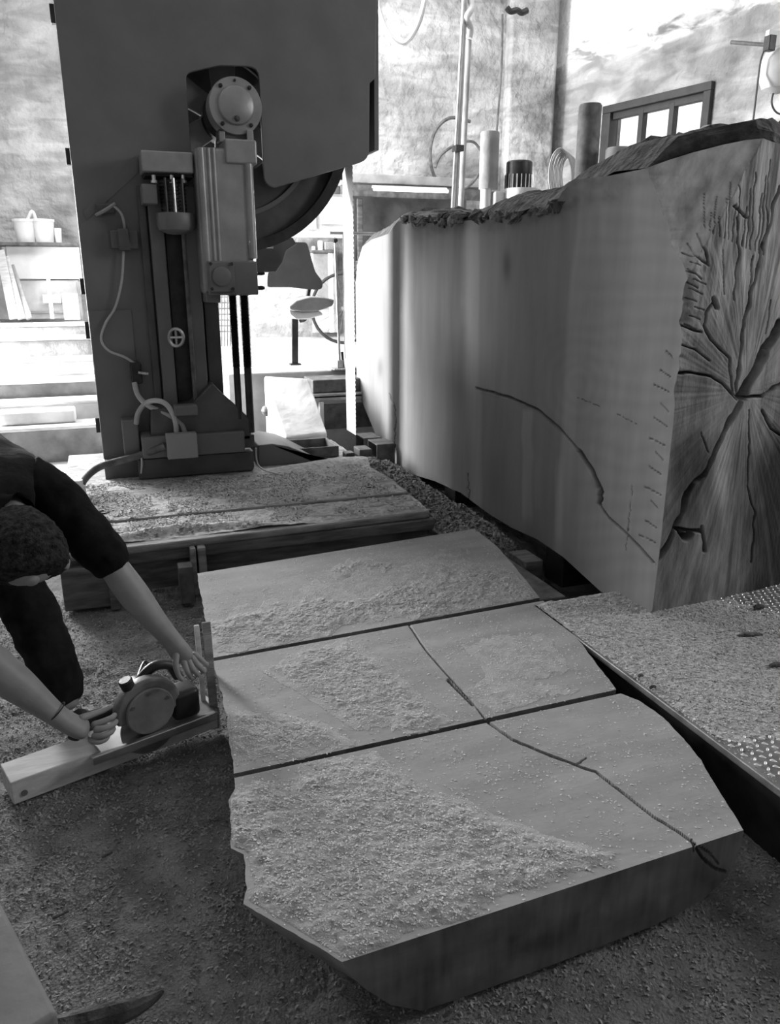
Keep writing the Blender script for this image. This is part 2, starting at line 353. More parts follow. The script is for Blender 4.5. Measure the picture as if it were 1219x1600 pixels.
nz = fbm(PX/14, PY/260, 4)-.5; edge = 8*(fbm(PY/60, PX/300, 3)-.5)
def band(a, b, e=5): q = PX+edge; return sst(a-e, a+e, q)*(1-sst(b-e, b+e, q))
tilt = PX-np.interp(PY, [300, 640, 900], [0, -3, -8]); 
st = np.ones(len(P))
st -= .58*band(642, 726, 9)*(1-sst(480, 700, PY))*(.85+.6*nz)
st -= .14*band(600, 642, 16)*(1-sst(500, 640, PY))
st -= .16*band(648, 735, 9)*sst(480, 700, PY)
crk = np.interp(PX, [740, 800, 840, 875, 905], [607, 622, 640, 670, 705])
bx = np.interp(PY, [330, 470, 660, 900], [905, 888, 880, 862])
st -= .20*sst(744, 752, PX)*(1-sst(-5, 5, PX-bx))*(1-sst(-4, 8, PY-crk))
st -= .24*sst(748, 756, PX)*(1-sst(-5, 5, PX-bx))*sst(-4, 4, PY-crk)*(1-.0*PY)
st += .20*band(817, 833, 2.5)*sst(636, 645, PY)*(1-sst(800, 825, PY))
st += .12*band(868, 880, 3)*sst(700, 740, PY)*(1-sst(830, 860, PY))
st += .08*band(836, 846, 3)*sst(700, 740, PY)*(1-sst(790, 800, PY))
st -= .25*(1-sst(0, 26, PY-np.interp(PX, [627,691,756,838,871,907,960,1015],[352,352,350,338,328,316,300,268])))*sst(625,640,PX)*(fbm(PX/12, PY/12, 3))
for cx, cy, rx, ry, a in ((792,415,7,26,.3),(594,575,5,16,.25),(1070,790,3,8,.2)): st -= a*np.exp(-((PX-cx)/rx)**2-((PY-cy)/ry)**2)
# faint growth figure
rr = np.hypot((PX-905)/1.0, (PY-600)/1.25); st += .025*np.sin(rr/2.6+3*fbm(PX/60, PY/60, 2))*np.exp(-(rr/75)**2)
st += .03*np.sin(PY/5.0+8*fbm(PX/90, PY/50, 3))*sst(880, 930, PX)
st += .10*nz*sst(0, 1, 1)
P[:, 0] += disp
npmesh('sawn_face', P, gridf(nu, nv), M_WOODLOG, log, np.clip((1+1.5*(st-1))*dark, .05, 1.4))
# end grain
XE = 4.05; nu, nv = 640, 560
def ztop(x, y):                               # crown of the log over the sawn face
    sil = np.interp(y, sily, silz); u = (x-FX)/1.0; base = zt(y)
    return base+(sil-base)*sst(0, .12, x-FX)+.02*np.sin(x*7+y*3)-.0*u
def ys(px, py): q = on(0, FX+.12, px, py); return q[1], q[2]
sil = np.array([ys(*q) for q in [(1130,194),(1095,198),(1050,205),(1000,217),(970,228),(930,250),(880,288),(838,302),(810,300),(788,310),(760,322),(747,326),(715,337),(691,339),(660,333),(632,331),(612,349),(585,366),(567,385),(556,440)]])
sily = sil[:, 0]; silz = sil[:, 1]
RAD = 1.95
def ring(y, n=96):                            # closed outline from face top over the back to face bottom, (x,z)
    zt_, zb_ = float(zt(y)), float(zb(y)); t = np.linspace(0, 1, n); H_ = zt_-zb_
    a = t*math.pi; xs = FX+(RAD*np.sin(a)**.75); zs = zb_+H_*(.5+.5*np.cos(a))
    s_ = float(np.interp(y, sily, silz)); up = np.interp(xs-FX, [0, .05, .14, .6, 1.0, 1.9], [0, .6, 1, 1.15, .5, -.6])
    zs = zs+np.where(t < .5, 1, 0)*((s_-zt_)*up+ (H_*.5*(1-np.cos(a)))*sst(1.2, .3, xs-FX)*np.where(t<.5,1,0)*.92)
    zs = zs-np.where(t > .5, 1, 0)*(0*zs)
    return xs, zs
xs0, zs0 = ring(EY)
# height limits of the end face by x
h = len(xs0)//2; xu, zu = xs0[:h], zs0[:h]; xl, zl = xs0[h:][::-1], zs0[h:][::-1]
Xe = np.linspace(FX, FX+RAD*.985, nu)**1.0; ZU = np.interp(Xe, xu, zu); ZL = np.interp(Xe, xl, zl)
ZL = np.minimum(ZL, .215+.10*sst(.9, 1.9, Xe-FX))
def on_fac(px, py):
    d = ray(px, py); n_ = np.array([nrm[0], 1, nrm[2]]); return CP+d*((A_-CP)@n_)/(d@n_)
_zu = np.array([on_fac(*q) for q in [(1012,262),(1045,250),(1080,239),(1130,226),(1165,219)]]+[on_end(*q) for q in [(1194,216),(1219,224),(1245,236)]])
ZUE = lambda x: np.where(x < _zu[-1, 0], np.interp(x, _zu[:, 0], _zu[:, 2]), np.interp(x, xu, zu)-.05)
ZU = np.minimum(ZUE(Xe), ZU+.02)
Xg = np.repeat(Xe[:, None], nv, 1); tt = np.linspace(0, 1, nv); Zg = ZL[:, None]*(1-tt)+ZU[:, None]*tt
Yg = yend(Xg, Zg); P = np.stack([Xg, Yg, Zg], -1).reshape(-1, 3); PX, PY = topx(P)
pith = on_end(1166, 612)
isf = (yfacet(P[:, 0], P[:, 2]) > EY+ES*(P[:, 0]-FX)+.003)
dx = P[:, 0]-pith[0]; dz = P[:, 2]-pith[2]; r = np.hypot(dx, dz); ang = np.arctan2(dz, dx)
disp = np.zeros(len(P)); dark = np.ones(len(P)); wob = 6*(fbm(PX/20, PY/20, 2)-.5)
ecr = [([(1150,622),(1130,600),(1112,588),(1085,583),(1055,582)], 3.5, .05), ([(1150,620),(1155,560),(1165,500),(1185,420),(1200,360),(1219,290)], 3, .05),
       ([(1240,480),(1219,510),(1190,565),(1155,630),(1120,700),(1100,740),(1075,770),(1062,810),(1040,855),(1020,885)], 6, .09),
       ([(1219,505),(1160,618)], 10, .12), ([(1145,610),(1140,560),(1110,530),(1102,510),(1105,490),(1116,468)], 2.6, .035),
       ([(1054,505),(1098,520)], 2.6, .03), ([(1050,533),(1085,545),(1110,565)], 2.2, .03), ([(1160,620),(1190,618),(1219,600),(1240,590)], 4, .05),
       ([(1148,470),(1155,390),(1152,340)], 1.6, .02), ([(1132,460),(1130,390)], 1.4, .015), ([(1170,480),(1178,400)], 1.6, .02), ([(1195,520),(1205,470)], 1.4, .02),
       ([(1060,828),(1095,830)], 5, .06), ([(1065,832),(1072,842),(1080,835)], 8, .07), ([(1098,825),(1100,860)], 4, .04), ([(1115,465),(1120,480)], 5, .05),
       ([(1075,380),(1088,400),(1108,415)], 2, .02), ([(1075,420),(1096,435)], 2, .02), ([(1090,365),(1105,395),(1108,412)], 2, .02), ([(1072,440),(1090,450)],2,.02),
       ([(1148,322),(1168,340)], 3, .03), ([(1170,640),(1168,760),(1178,800),(1175,880)], 2, .02), ([(1095,675),(1105,705)], 1.6, .015), ([(1190,640),(1205,670),(1240,690)], 3, .04)] + [([(1100+k*8+(k*5)%7, 300+(k*37)%60-k*4), (1104+k*7, 360+(k*53)%50)], 1.3, .012) for k in range(14)] + [([(1066+(k*13)%20, 395+k*14), (1084+(k*13)%20, 402+k*14)], 1.5, .014) for k in range(9)]
for pl, w, dep in ecr:
    w = w*(.45+.75*fbm(PX/20+w, PY/20, 2)); d = polyd(PX+wob, PY+wob, pl); k = 1-sst(w*.2, w, d); disp = np.maximum(disp, k*dep*.8); dark = np.minimum(dark, 1-.8*k)
fib = fbm(ang*26, r*1.3, 4)-.5
disp2 = .007*fib*sst(.02, .25, r)+0.012*(fbm(P[:, 0]*30, P[:, 2]*3, 3)-.5)*sst(.1, .5, dz)
lap = .5+.5*np.sin(ang*46+6*fbm(P[:,0]*4,P[:,2]*4,3)); disp2 = disp2+.005*lap*sst(.3,.6,dz)*(~isf)
disp2 = np.where(isf, .003*fib, disp2); disp = disp+disp2
st = np.ones(len(P))*.80+.28*fib
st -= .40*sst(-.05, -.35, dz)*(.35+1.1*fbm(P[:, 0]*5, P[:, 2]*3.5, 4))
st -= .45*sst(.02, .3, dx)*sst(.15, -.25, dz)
st -= .30*np.exp(-((PX-1105)/45)**2-((PY-560)/70)**2)
st -= .35*np.exp(-((PX-1075)/38)**2-((PY-690)/110)**2)*(.5+fbm(PX/22, PY/30, 3))
st += .55*np.exp(-((PX-1128)/13)**2-((PY-745-(1128-PX)*.8)/50)**2); st += .25*np.exp(-((PX-1090)/22)**2-((PY-865)/20)**2)
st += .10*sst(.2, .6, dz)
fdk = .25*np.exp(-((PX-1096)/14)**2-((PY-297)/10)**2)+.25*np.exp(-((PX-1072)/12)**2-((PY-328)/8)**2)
st = np.where(isf, 1.30+.05*np.sin(PX/6+PY/9+4*fbm(PX/40, PY/40, 2))-fdk, st)  # fresh-cut facet tint raised to stand in for light falling on it
P[:, 1] += disp
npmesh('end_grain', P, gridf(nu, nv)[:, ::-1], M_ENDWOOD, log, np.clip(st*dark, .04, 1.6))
# bark body
ny = 300; nr = 150; ysv = np.linspace(0, 1, ny); V = []
for s_ in ysv:
    y = EY+(YE-EY)*s_; a, b = ring(y, nr); f = 1.0
    if s_ > .86: f = 1-.35*((s_-.86)/.14)**2
    yy = np.maximum(y, yend(a, b)+.004) if s_ < .2 else np.full(nr, y)
    V.append(np.stack([FX+(a-FX)*f, yy, b], -1))
V = np.array(V); ii, jj = np.meshgrid(np.arange(ny), np.arange(nr), indexing='ij')
nn = fbm(ii/3.5, jj/2.2, 4)-.5; n2 = fbm(ii/11, jj/7, 3)-.5; wgt = sst(0, 5, jj)*sst(nr-1, nr-6, jj)
zu0 = ZUE(V[0, :nr//2, 0])
for i in range(7):
    f = 1-i/7; V[i, :nr//2, 2] = zu0*f**1.5+V[i, :nr//2, 2]*(1-f**1.5)
rad = V-np.array([FX+.9, 0, 1.15]); rad[:, :, 1] = 0; rad /= np.linalg.norm(rad, axis=-1, keepdims=True)+1e-9
endw = sst(0, 3, ii)
V += rad*(wgt*(.12*nn+.06*n2+.05*(fbm(ii/1.6, jj/1.4, 2)-.5))*(.25+.75*endw))[..., None]
npmesh('bark', V.reshape(-1, 3), gridf(ny, nr), M_BARK, log, smooth=False)
cap = MB(); last = V[-1]; cap.add([tuple(p) for p in last], [tuple(range(nr))]); cap.build('far_end_grain', M_ENDWOOD, log)
# loose bark flakes along the top edge of the sawn face
for k in range(110):
    px = random.uniform(628, 880); y = on(0, FX, px, np.interp(px, [632, 870, 1000], [345, 322, 262]))[1]; z = float(zt(y)); mb = MB()
    c = Vector((FX+random.uniform(-.01, .03), y, z+random.uniform(-.02, .03))); a = random.uniform(.03, .09); b_ = random.uniform(.012, .03)
    Mx = Matrix.Rotation(random.uniform(-.4, .4), 3, 'X')@Matrix.Rotation(random.uniform(-.6, .6), 3, 'Y')
    mb.add([c+Mx@Vector(q) for q in [(0,-a,-b_*.3),(-.015,-a*.2,b_),(0,a,b_*.3),(-.012,a*.1,-b_),(.03,-a,0),(.03,a,0)]], [(0,1,3),(1,2,3),(0,4,1),(1,4,5,2),(2,5,3),(3,5,4,0)])
    mb.build('bark_flake', M_BARK, log)

# log carriage bolsters and rail under the log
car = thing('log_carriage', 'dark steel carriage frame with cross bearers under the big log', 'carriage', (2.8, 4.6, 0))
for y, dz in ((3.35, -.02), (4.7, .0), (5.85, -.03)):
    zt0 = float(zb(y))-.025; mb = MB(); mb.box((2.15, y-.09, .03), (4.0, y+.09, zt0)); mb.build('cross_bearer', M_BLACK, car, bevel=.01)
for x in (2.55, 3.6):
    mb = MB(); mb.box((x-.06, 2.95, .0), (x+.06, 6.7, .10)); mb.build('side_rail', M_BLACK, car, bevel=.005)
mb = MB(); q = on(0, 2.02, 820, 858); mb.box((1.99, q[1]-.07, .02), (2.1, q[1]+.12, .16)); mb.build('bearer_block', M_TIMBER, car, bevel=.008)
for (px, py, w) in ((572, 690, .1), (592, 700, .12)):
    q = on(0, 1.98, px, py); mb = MB(); x, y, z = q
    mb.box((x-.05, y-.10, z-.12), (x+.10, y-.09, z+.05)).box((x-.05, y+.12, z-.12), (x+.10, y+.13, z+.05)).box((x-.05, y-.09, z+.04), (x+.10, y+.12, z+.05)).box((x-.05, y-.09, z-.12), (x+.1, y+.12, z-.11))
    mb.build('channel_bracket', M_RUST, car, bevel=.003)

# ================================================================== SLAB
ZS = .22
slab = thing('sawn_slab', 'thick half-round log slab lying flat side up, cross-cut by two kerfs and strewn with sawdust', 'slab', (.95, 2.4, 0))
def g(px, py, z=ZS): return on(2, z, px, py)
def slabpart(name, front, back, left, right, thick_front=False, na=400, nb=220):
    # front/back: (left pt, right pt) ; left/right: polylines front->back in photo coords on the top plane
    Lp = np.array([g(*q)[:2] for q in left]); Rp = np.array([g(*q)[:2] for q in right])
    def par(Q): s = np.r_[0, np.cumsum(np.hypot(*np.diff(Q, axis=0).T))]; return s/s[-1]
    sl, sr = par(Lp), par(Rp); t = np.linspace(0, 1, nb)
    Lx, Ly = np.interp(t, sl, Lp[:, 0]), np.interp(t, sl, Lp[:, 1]); Rx, Ry = np.interp(t, sr, Rp[:, 0]), np.interp(t, sr, Rp[:, 1])
    rough = .012*(fbm(t*14+left[0][1], t*0, 4)-.5); Lx = Lx+rough*1.2*np.sin(math.pi*t)**.3; Rx = Rx+rough*.8*np.sin(math.pi*t)**.3
    a = np.linspace(0, 1, na)
    TX = Lx[:, None]*(1-a)+Rx[:, None]*a; TY = Ly[:, None]*(1-a)+Ry[:, None]*a
    P = np.stack([TX, TY, np.full_like(TX, ZS)], -1); PX, PY = topx(P.reshape(-1, 3)); dep = np.zeros(PX.shape); dk = np.ones(PX.shape); wob = 4*(fbm(PX/13, PY/13, 3)-.5)
    for pl, w, dd in SLABCR:
        d = polyd(PX+wob, PY+wob, pl); k = 1-sst(w*.3, w, d); dep = np.maximum(dep, k*dd); dk = np.minimum(dk, 1-.7*k)
    P[..., 2] -= dep.reshape(TX.shape)
    col = (dk*(.95+.18*(fbm(PX/30, PY/14, 4)-.5))).reshape(TX.shape)
    # under side profile, from right edge down and back to the left edge
    prof = [(1.0, 1.0), (.998, .82), (.992, .62), (.965, .36), (.90, .15), (.76, .03), (.5, 0.0), (.3, .0), (.17, .02), (.10, .25), (.05, .55), (.015, .82), (0, 1.0)]
    ring_ = []; rc = []
    for f_, z_ in prof[1:-1]:
        xx = Lx*(1-f_)+Rx*f_; yy = Ly*(1-f_)+Ry*f_; ring_.append(np.stack([xx+.012*(fbm(t*9, xx*0+f_*20, 3)-.5), yy, np.full(nb, ZS*z_)], -1)); rc.append(np.full(nb, .62+.3*(fbm(t*12, xx*0+f_*9, 2)-.5)))
    R = np.stack(ring_, 1); V = np.concatenate([P, R], 1); Cc = np.concatenate([col, np.stack(rc, 1)], 1); nt = V.shape[1]
    i, j = np.meshgrid(np.arange(nb-1), np.arange(nt), indexing='ij'); j2 = (j+1) % nt
    Fq = np.stack([i*nt+j, i*nt+j2, (i+1)*nt+j2, (i+1)*nt+j], -1).reshape(-1, 4)
    o = npmesh(name, V.reshape(-1, 3), Fq, M_SLAB, slab, Cc.ravel(), smooth=False)
    # sawn cross faces
    for idx, nm in ((0, 'f'), (nb-1, 'b')):
        T = V[idx]; top_ = T[:na]; m_ = 26; pr = np.array(prof); low_f = pr[::-1]
        # lower z as a function of fraction
        fr_ = np.linspace(0, 1, na); half = int(np.argmin(pr[:, 1])); lz = np.interp(fr_, pr[::-1, 0], pr[::-1, 1])*ZS
        G = []; tt = np.linspace(0, 1, m_)
        lp, rp = np.array([Lx[idx], Ly[idx]]), np.array([Rx[idx], Ry[idx]])
        Gx = np.repeat(top_[:, 0:1], m_, 1); Gy = np.repeat(top_[:, 1:2], m_, 1); Gz = top_[:, 2:3]*(1-tt)+lz[:, None]*tt; Gz = np.minimum(Gz, top_[:, 2:3])
        cc = .30+.50*(fbm(Gx*9, Gz*12, 4)-.35)+.22*(fbm(Gx*70, Gz*9, 3)-.5); cc = cc*(1-.3*sst(.1, .0, Gz)*fbm(Gx*6, Gz*6+9, 3))
        Gy = Gy*1.0
        if front == 'near' and idx == 0:
            ax_, ay_ = topx(np.stack([Gx, Gy, Gz], -1).reshape(-1, 3)); w_ = 3*(fbm(ax_/8, ay_/8, 2)-.5); dk_ = np.minimum(polyd(ax_+w_, ay_, [(1084,1318),(1098,1342),(1118,1358),(1134,1362)]), polyd(ax_+w_, ay_, [(1092,1322),(1110,1334),(1122,1350)])+1)
            kk = (1-sst(.8, 2.6, dk_)).reshape(Gx.shape); Gy = Gy+.02*kk; cc = cc*(1-.7*kk)
        npmesh('sawn_edge', np.stack([Gx, Gy, Gz], -1).reshape(-1, 3), gridf(na, m_), M_SLAB, o, cc.ravel(), smooth=False)
    return o
SLABCR = [([(640,978),(665,1015),(700,1055),(735,1092),(760,1125)], 2.2, .008), ([(700,1062),(738,1100)], 3, .016),
          ([(762,1128),(800,1155),(860,1180),(900,1195),(930,1205),(975,1240),(1020,1275),(1060,1300),(1086,1318)], 2.2, .014), ([(898,1195),(915,1184)], 2, .008), ([(1080,1312),(1095,1345)], 2.2, .02)]
E1l, E1r = (331, 1031.5), (847, 936.5); E2l, E2r = (365.5, 1213), (967, 1081)
slabpart('slab_section', None, None, [(329,1028.5),(322,980),(316,940),(308,896)], [(843.5,934),(800,880),(775,852),(742,826)])
slabpart('slab_section', None, None, [(365,1209),(360,1160),(352,1110),(345,1075),(331,1033.5)], [(963,1077.5),(935,1040),(900,995),(872,958),(849,938.5)])
slabpart('slab_section', 'near', None, [(535,1503),(460,1458),(383,1412),(383,1380),(383,1335),(362,1325),(358,1250),(368,1232),(366,1215.5)], [(1162,1297),(1130,1245),(1100,1195),(1070,1155),(1035,1120),(1000,1095),(970,1083.5)], nb=340, na=440)

# ---- sawdust lying on the slab
def scatter(name, P, size, m, parent=None, flat=.6, kind=True):
    n = len(P); P = np.asarray(P); yaw = RNG.random(n)*2*math.pi; tl = (RNG.random((n, 2))-.5)*2*flat; s = size*(.5+RNG.random(n)); w = s*(.3+.4*RNG.random(n))
    d = np.stack([np.cos(yaw), np.sin(yaw), tl[:, 0]], -1); e = np.stack([-np.sin(yaw), np.cos(yaw), tl[:, 1]], -1); up = np.zeros((n, 3)); up[:, 2] = s*.4*flat*(1+RNG.random(n))
    V = np.stack([P-d*s[:, None]-e*w[:, None], P-d*s[:, None]+e*w[:, None], P+e*w[:, None]+up, P-e*w[:, None]+up, P+d*s[:, None]+e*w[:, None]*.6, P+d*s[:, None]-e*w[:, None]*.6], 1)
    b = np.arange(n)[:, None]*6; Fq = np.concatenate([b+np.array([[0, 3, 2, 1]]), b+np.array([[3, 5, 4, 2]])])
    return npmesh(name, V.reshape(-1, 3), Fq, m, parent, smooth=False)
topoly = [(308,896),(742,826),(775,852),(847,936),(872,958),(900,995),(967,1081),(1000,1095),(1035,1120),(1070,1155),(1100,1195),(1162,1297),(535,1503),(383,1412),(383,1335),(362,1325),(358,1250),(366,1214),(352,1110),(331,1031),(316,940)]
HEAVY = [([(358,1255),(400,1225),(470,1190),(540,1172),(600,1178),(640,1212),(700,1240),(780,1272),(850,1300),(930,1318),(985,1335),(940,1350),(535,1500),(385,1408),(384,1335),(362,1325)], 16, 30),
         ([(402,1052),(430,1025),(500,1006),(560,1000),(610,1030),(650,1075),(700,1115),(742,1126),(620,1152),(560,1150),(500,1110),(430,1070)], 9, 26),
         ([(352,1100),(430,1112),(500,1130),(560,1155),(520,1172),(367,1208)], 10, 22), ([(700,1075),(780,1060),(900,1060),(950,1078),(780,1122),(765,1122)], 5, 30),
         ([(318,965),(400,950),(480,930),(560,928),(640,905),(700,880),(790,880),(845,932),(600,975),(480,1000),(332,1026)], 11, 22),
         ([(500,890),(560,875),(620,880),(600,895),(520,900)], 8, 12), ([(355,1250),(380,1245),(384,1332),(362,1325)], 10, 10)]
HEAVY += [([(330,940),(420,905),(560,870),(720,840),(800,885),(840,930),(600,975),(335,1024)], 4.5, 60), ([(650,985),(850,945),(900,1000),(950,1070),(780,1120)], 3.5, 60), ([(950,1100),(1040,1130),(1090,1200),(1010,1170)], 3, 40)]
def cover(PX, PY):
    w1 = 46*(fbm(PX/55, PY/38, 3)-.5)+14*(fbm(PX/9, PY/7, 2)-.5); h = np.zeros(np.shape(PX))
    for pl, amp, e in HEAVY: h = np.maximum(h, amp/1000*sst(-9, e*1.3, inpoly(PX+w1, PY+w1*.7, pl))**1.4)
    return h
def hdust(X, Y):
    P = np.stack([X, Y, np.full_like(X, ZS)], -1).reshape(-1, 3); PX, PY = topx(P); h = cover(PX, PY); ins = inpoly(PX, PY, topoly)
    kerf = np.minimum(polyd(PX, PY, [E1l, E1r]), polyd(PX, PY, [E2l, E2r])); h = h*sst(1.5, 5, kerf)*sst(1, 7, ins)*(.45+1.1*fbm(X.ravel()*5, Y.ravel()*7, 3))
    nrm_ = (fbm(X.ravel()*26, Y.ravel()*26, 4)-.45)*.010+(fbm(X.ravel()*95, Y.ravel()*95, 3)-.5)*.007
    z = ZS+h*(.65)+nrm_*sst(.001, .008, h)-.004*(h < .0012)
    return np.where((ins > 1) & (h > .0012), np.maximum(z, ZS-.0012), ZS-.0016).reshape(X.shape)
xx, yy = np.linspace(.12, 2.0, 620), np.linspace(1.15, 3.95, 900)
X, Y = np.meshgrid(xx, yy, indexing='ij'); Z = hdust(X, Y); Fq = gridf(620, 900); keep = (Z.ravel()[Fq] > ZS-.0014).any(1)
Vv = np.stack([X, Y, Z], -1).reshape(-1, 3); Fq = Fq[keep]; used, inv = np.unique(Fq, return_inverse=True)
stuff(tag(npmesh('sawdust_layer', Vv[used], inv.reshape(-1, 4), M_SDUST), 'drifts of pale sawdust spread over the flat top of the cross-cut slab', 'sawdust'))
def cand(n, x0, x1, y0, y1, z=ZS): return np.stack([RNG.uniform(x0, x1, n), RNG.uniform(y0, y1, n), np.full(n, z)], -1)
Q = cand(230000, .12, 2.0, 1.15, 3.95); PX, PY = topx(Q); ins = inpoly(PX, PY, topoly); h = cover(PX, PY); kerf = np.minimum(polyd(PX, PY, [E1l, E1r]), polyd(PX, PY, [E2l, E2r]))
pr = np.where(h > .002, .16+.32*sst(.003, .012, h), .03+.10*sst(.0, .002, h)+.07*sst(.45, .65, fbm(PX/30, PY/30, 2))); cdist = np.min([polyd(PX, PY, c_[0]) for c_ in SLABCR], axis=0); ok = (ins > 2) & (kerf > 3) & (cdist > 3.5) & (RNG.random(len(Q)) < pr)
Q = Q[ok]; hh = hdust(Q[:, 0], Q[:, 1]); Q[:, 2] = np.maximum(hh, ZS)+.001
stuff(tag(scatter('sawdust_chips', Q, .0027, M_SCHIP, flat=.25), 'small pale wood chips strewn on the cross-cut slab', 'sawdust'))
# fringe hanging at the left rim of the slab

# ================================================================== FLOOR CHIPS
Q = cand(120000, -.9, 1.75, .9, 4.2, 0); PX, PY = topx(Q); Q = Q[(PX > -30) & (PX < 1250) & (PY < 1640)]
Q[:, 2] = hfloor(Q[:, 0], Q[:, 1])+.002; Q = Q[RNG.random(len(Q)) < .35+.5*(fbm(Q[:, 0]*6, Q[:, 1]*6, 2) > .5)]
stuff(tag(scatter('floor_shavings', Q, .0042, M_FCHIP), 'dull wood shavings trodden over the pit floor', 'sawdust'))
for px, py, a in ((95,1435,.02),(700,1590,.012),(168,1340,.015),(1050,1560,.012)):
    q = on(2, 0, px, py); mb = MB(); mb.bar((q[0]-a, q[1], .006), (q[0]+a, q[1]+a*.5, .010), .008, .006); tag(mb.build('wood_splinter', M_BARK, bevel=.002), {95:'dark splinter on the left foreground floor',700:'small splinter at the foot of the slab front',168:'small splinter left of the slab on the floor',1050:'small splinter on the floor below the slab right corner'}[px], 'splinter')

# ================================================================== TREAD PLATE DECK (right)
deck = thing('tread_plate_deck', 'raised steel tread plate deck along the right of the slab, dusted with sawdust', 'deck', (3.2, 1.2, 0))
mb = MB(); mb.slabp([(1.67, -.6), (1.67, 2.74), (6.5, 2.74), (6.5, -.6)], .195, .22); mb.build('tread_plate', M_PLATE, deck, bevel=.004)
mb = MB(); mb.box((1.69, -.6, -.04), (1.72, 2.72, .195)); mb.build('side_skirt', M_BLACK, deck)
mb = MB(); mb.box((1.72, 2.69, -.04), (6.4, 2.72, .195)); mb.build('end_skirt', M_BLACK, deck)
def plate_mask(PX, PY):
    a = inpoly(PX, PY, [(1060,940),(1219,890),(1400,840),(1400,980),(1219,972),(1150,955)]); b = inpoly(PX, PY, [(1110,1150),(1219,1135),(1400,1120),(1400,1500),(1219,1250)])
    d = np.maximum(a, b); return 1-.92*sst(-25, 30, d)
P2 = []
for i in range(70):
    for j in range(83):
        P2.append((1.70+.03*i+(.015 if j % 2 else 0), .55+.026*j, (i+j) % 2))
V = []; Ff = []
for x, y, o_ in P2:
    n0 = len(V); a = .7 if o_ else -.7; ca, sa = _c(a), _s(a)
    for k in range(8):
        t = 2*math.pi*k/8; u, v_ = .012*_c(t), .005*_s(t); V.append((x+u*ca-v_*sa, y+u*sa+v_*ca, .2195))
    V.append((x-.004*ca, y-.004*sa, .2265)); V.append((x+.004*ca, y+.004*sa, .2265))
    for k in range(8):
        k2 = (k+1) % 8; apex = n0+9 if k in (0, 6, 7, 1) and False else n0+8
        Ff.append((n0+k, n0+k2, apex))
st_ = npmesh('tread_studs', V, Ff, mat('worn_stud', .8, .1, 8, 0, 60, .3, .5), deck); stuff(st_)
def hplate(X, Y):
    P = np.stack([X, Y, np.full_like(X, .22)], -1).reshape(-1, 3); PX, PY = topx(P); m = plate_mask(PX, PY).reshape(X.shape)
    e = sst(1.67, 1.73, X)
    return .2185+m*e*(.006+.010*fbm(X*20, Y*20, 4))-(1-m)*.002+.007*(fbm(X*70, Y*70, 3)-.5)*e
stuff(tag(field('sawdust_blanket', 1.675, 3.4, .7, 2.735, 420, 560, hplate, M_DECKDUST), 'even blanket of sawdust over the tread plate deck', 'sawdust'))
Q = cand(90000, 1.68, 3.3, .9, 2.72, .22); PX, PY = topx(Q); Q = Q[(PX < 1250) & (RNG.random(len(Q)) < .04+.86*plate_mask(PX, PY))]; Q[:, 2] = hplate(Q[:, 0], Q[:, 1])+.001
stuff(tag(scatter('deck_chips', Q, .0036, M_CHIP), 'pale chips scattered over the tread plate deck', 'sawdust'))
for (px, py, w, hgt, lab) in ((1173,994,.050,.010,'long dark bark stick on the tread plate deck'),(1187,950,.022,.012,'small dark bark chip near the log end on the deck'),(1216,1042,.03,.012,'dark bark chunk at the right edge of the deck'),(1021,1076,.012,.006,'tiny bark crumb near the deck edge'),(1002,1058,.010,.006,'tiny bark crumb above another near the deck edge')):
    q = on(2, .232, px, py); mb = MB(); p0 = np.array(q)+RV*-w; p1 = np.array(q)+RV*w+FH*.012
    mb.tube([p0, (p0*.6+p1*.4)+np.array([0,0,.006]), p1], lambda t: hgt*(.55+.45*math.sin(math.pi*(.1+.8*t))), 7, 4); tag(mb.build('bark_chip', M_BARK), lab, 'bark chip')

# ================================================================== SAW TABLE in front of the machine
tab = thing('saw_table', 'low heavy plank platform in front of the bandsaw, its top covered in dust', 'platform', (.8, 4.7, 0))
def zq(px, py, z=.3): q = on(2, z, px, py); return q[0], q[1]
b1 = [zq(125,822), zq(400,793), zq(637,767), zq(600,728), zq(560,715), (.92, 5.62), (-.3, 5.62), (-.3, 4.5)]
mb = MB(); mb.slabp([(-.33, 4.42), zq(637,769), zq(612,748), (1.72, 5.3), (1.72, 6.3), (-.33, 6.3)], .255, .30); mb.build('deck_plank', M_TIMBERX, tab, bevel=.006)
mb = MB(); mb.slabp([(-.33, 3.93), zq(672,797), zq(640,772), (-.33, 4.40)], .25, .292); mb.build('deck_plank', M_TIMBERX, tab, bevel=.012)
mb = MB(); mb.box((-.28, 4.02, .02), (1.70, 4.06, .25)); mb.build('fascia_board', M_TIMBER, tab, bevel=.004)
mb = MB(); mb.box((-.28, 3.97, .19), (1.72, 4.02, .25)); mb.build('edge_rail', M_TIMBER, tab, bevel=.004)
q = on(2, 0, 142, 950); mb = MB(); mb.box((-.31, 3.90, 0), (-.05, 4.05, .22)); mb.build('corner_post', M_TIMBER, tab, bevel=.01)
for (a, b, zz, m_) in ((280, 303, .20, M_RUST), (303, 312, .26, M_TIMBERX), (315, 328, .26, M_TIMBERX)):
    x0 = on(1, 3.80, a, 900)[0]; x1 = on(1, 3.80, b, 900)[0]; mb = MB(); yy0 = 3.80 if m_ is M_RUST else 3.9; mb.box((x0, yy0, 0), (x1, yy0+.09, zz)); mb.build('stub_post', m_, tab, bevel=.006)
mb = MB(); x0 = on(1, 3.9, 168, 900)[0]; mb.box((x0, 3.85, 0), (x0+.05, 3.92, .24)); mb.build('prop', M_TIMBER, tab, bevel=.005)
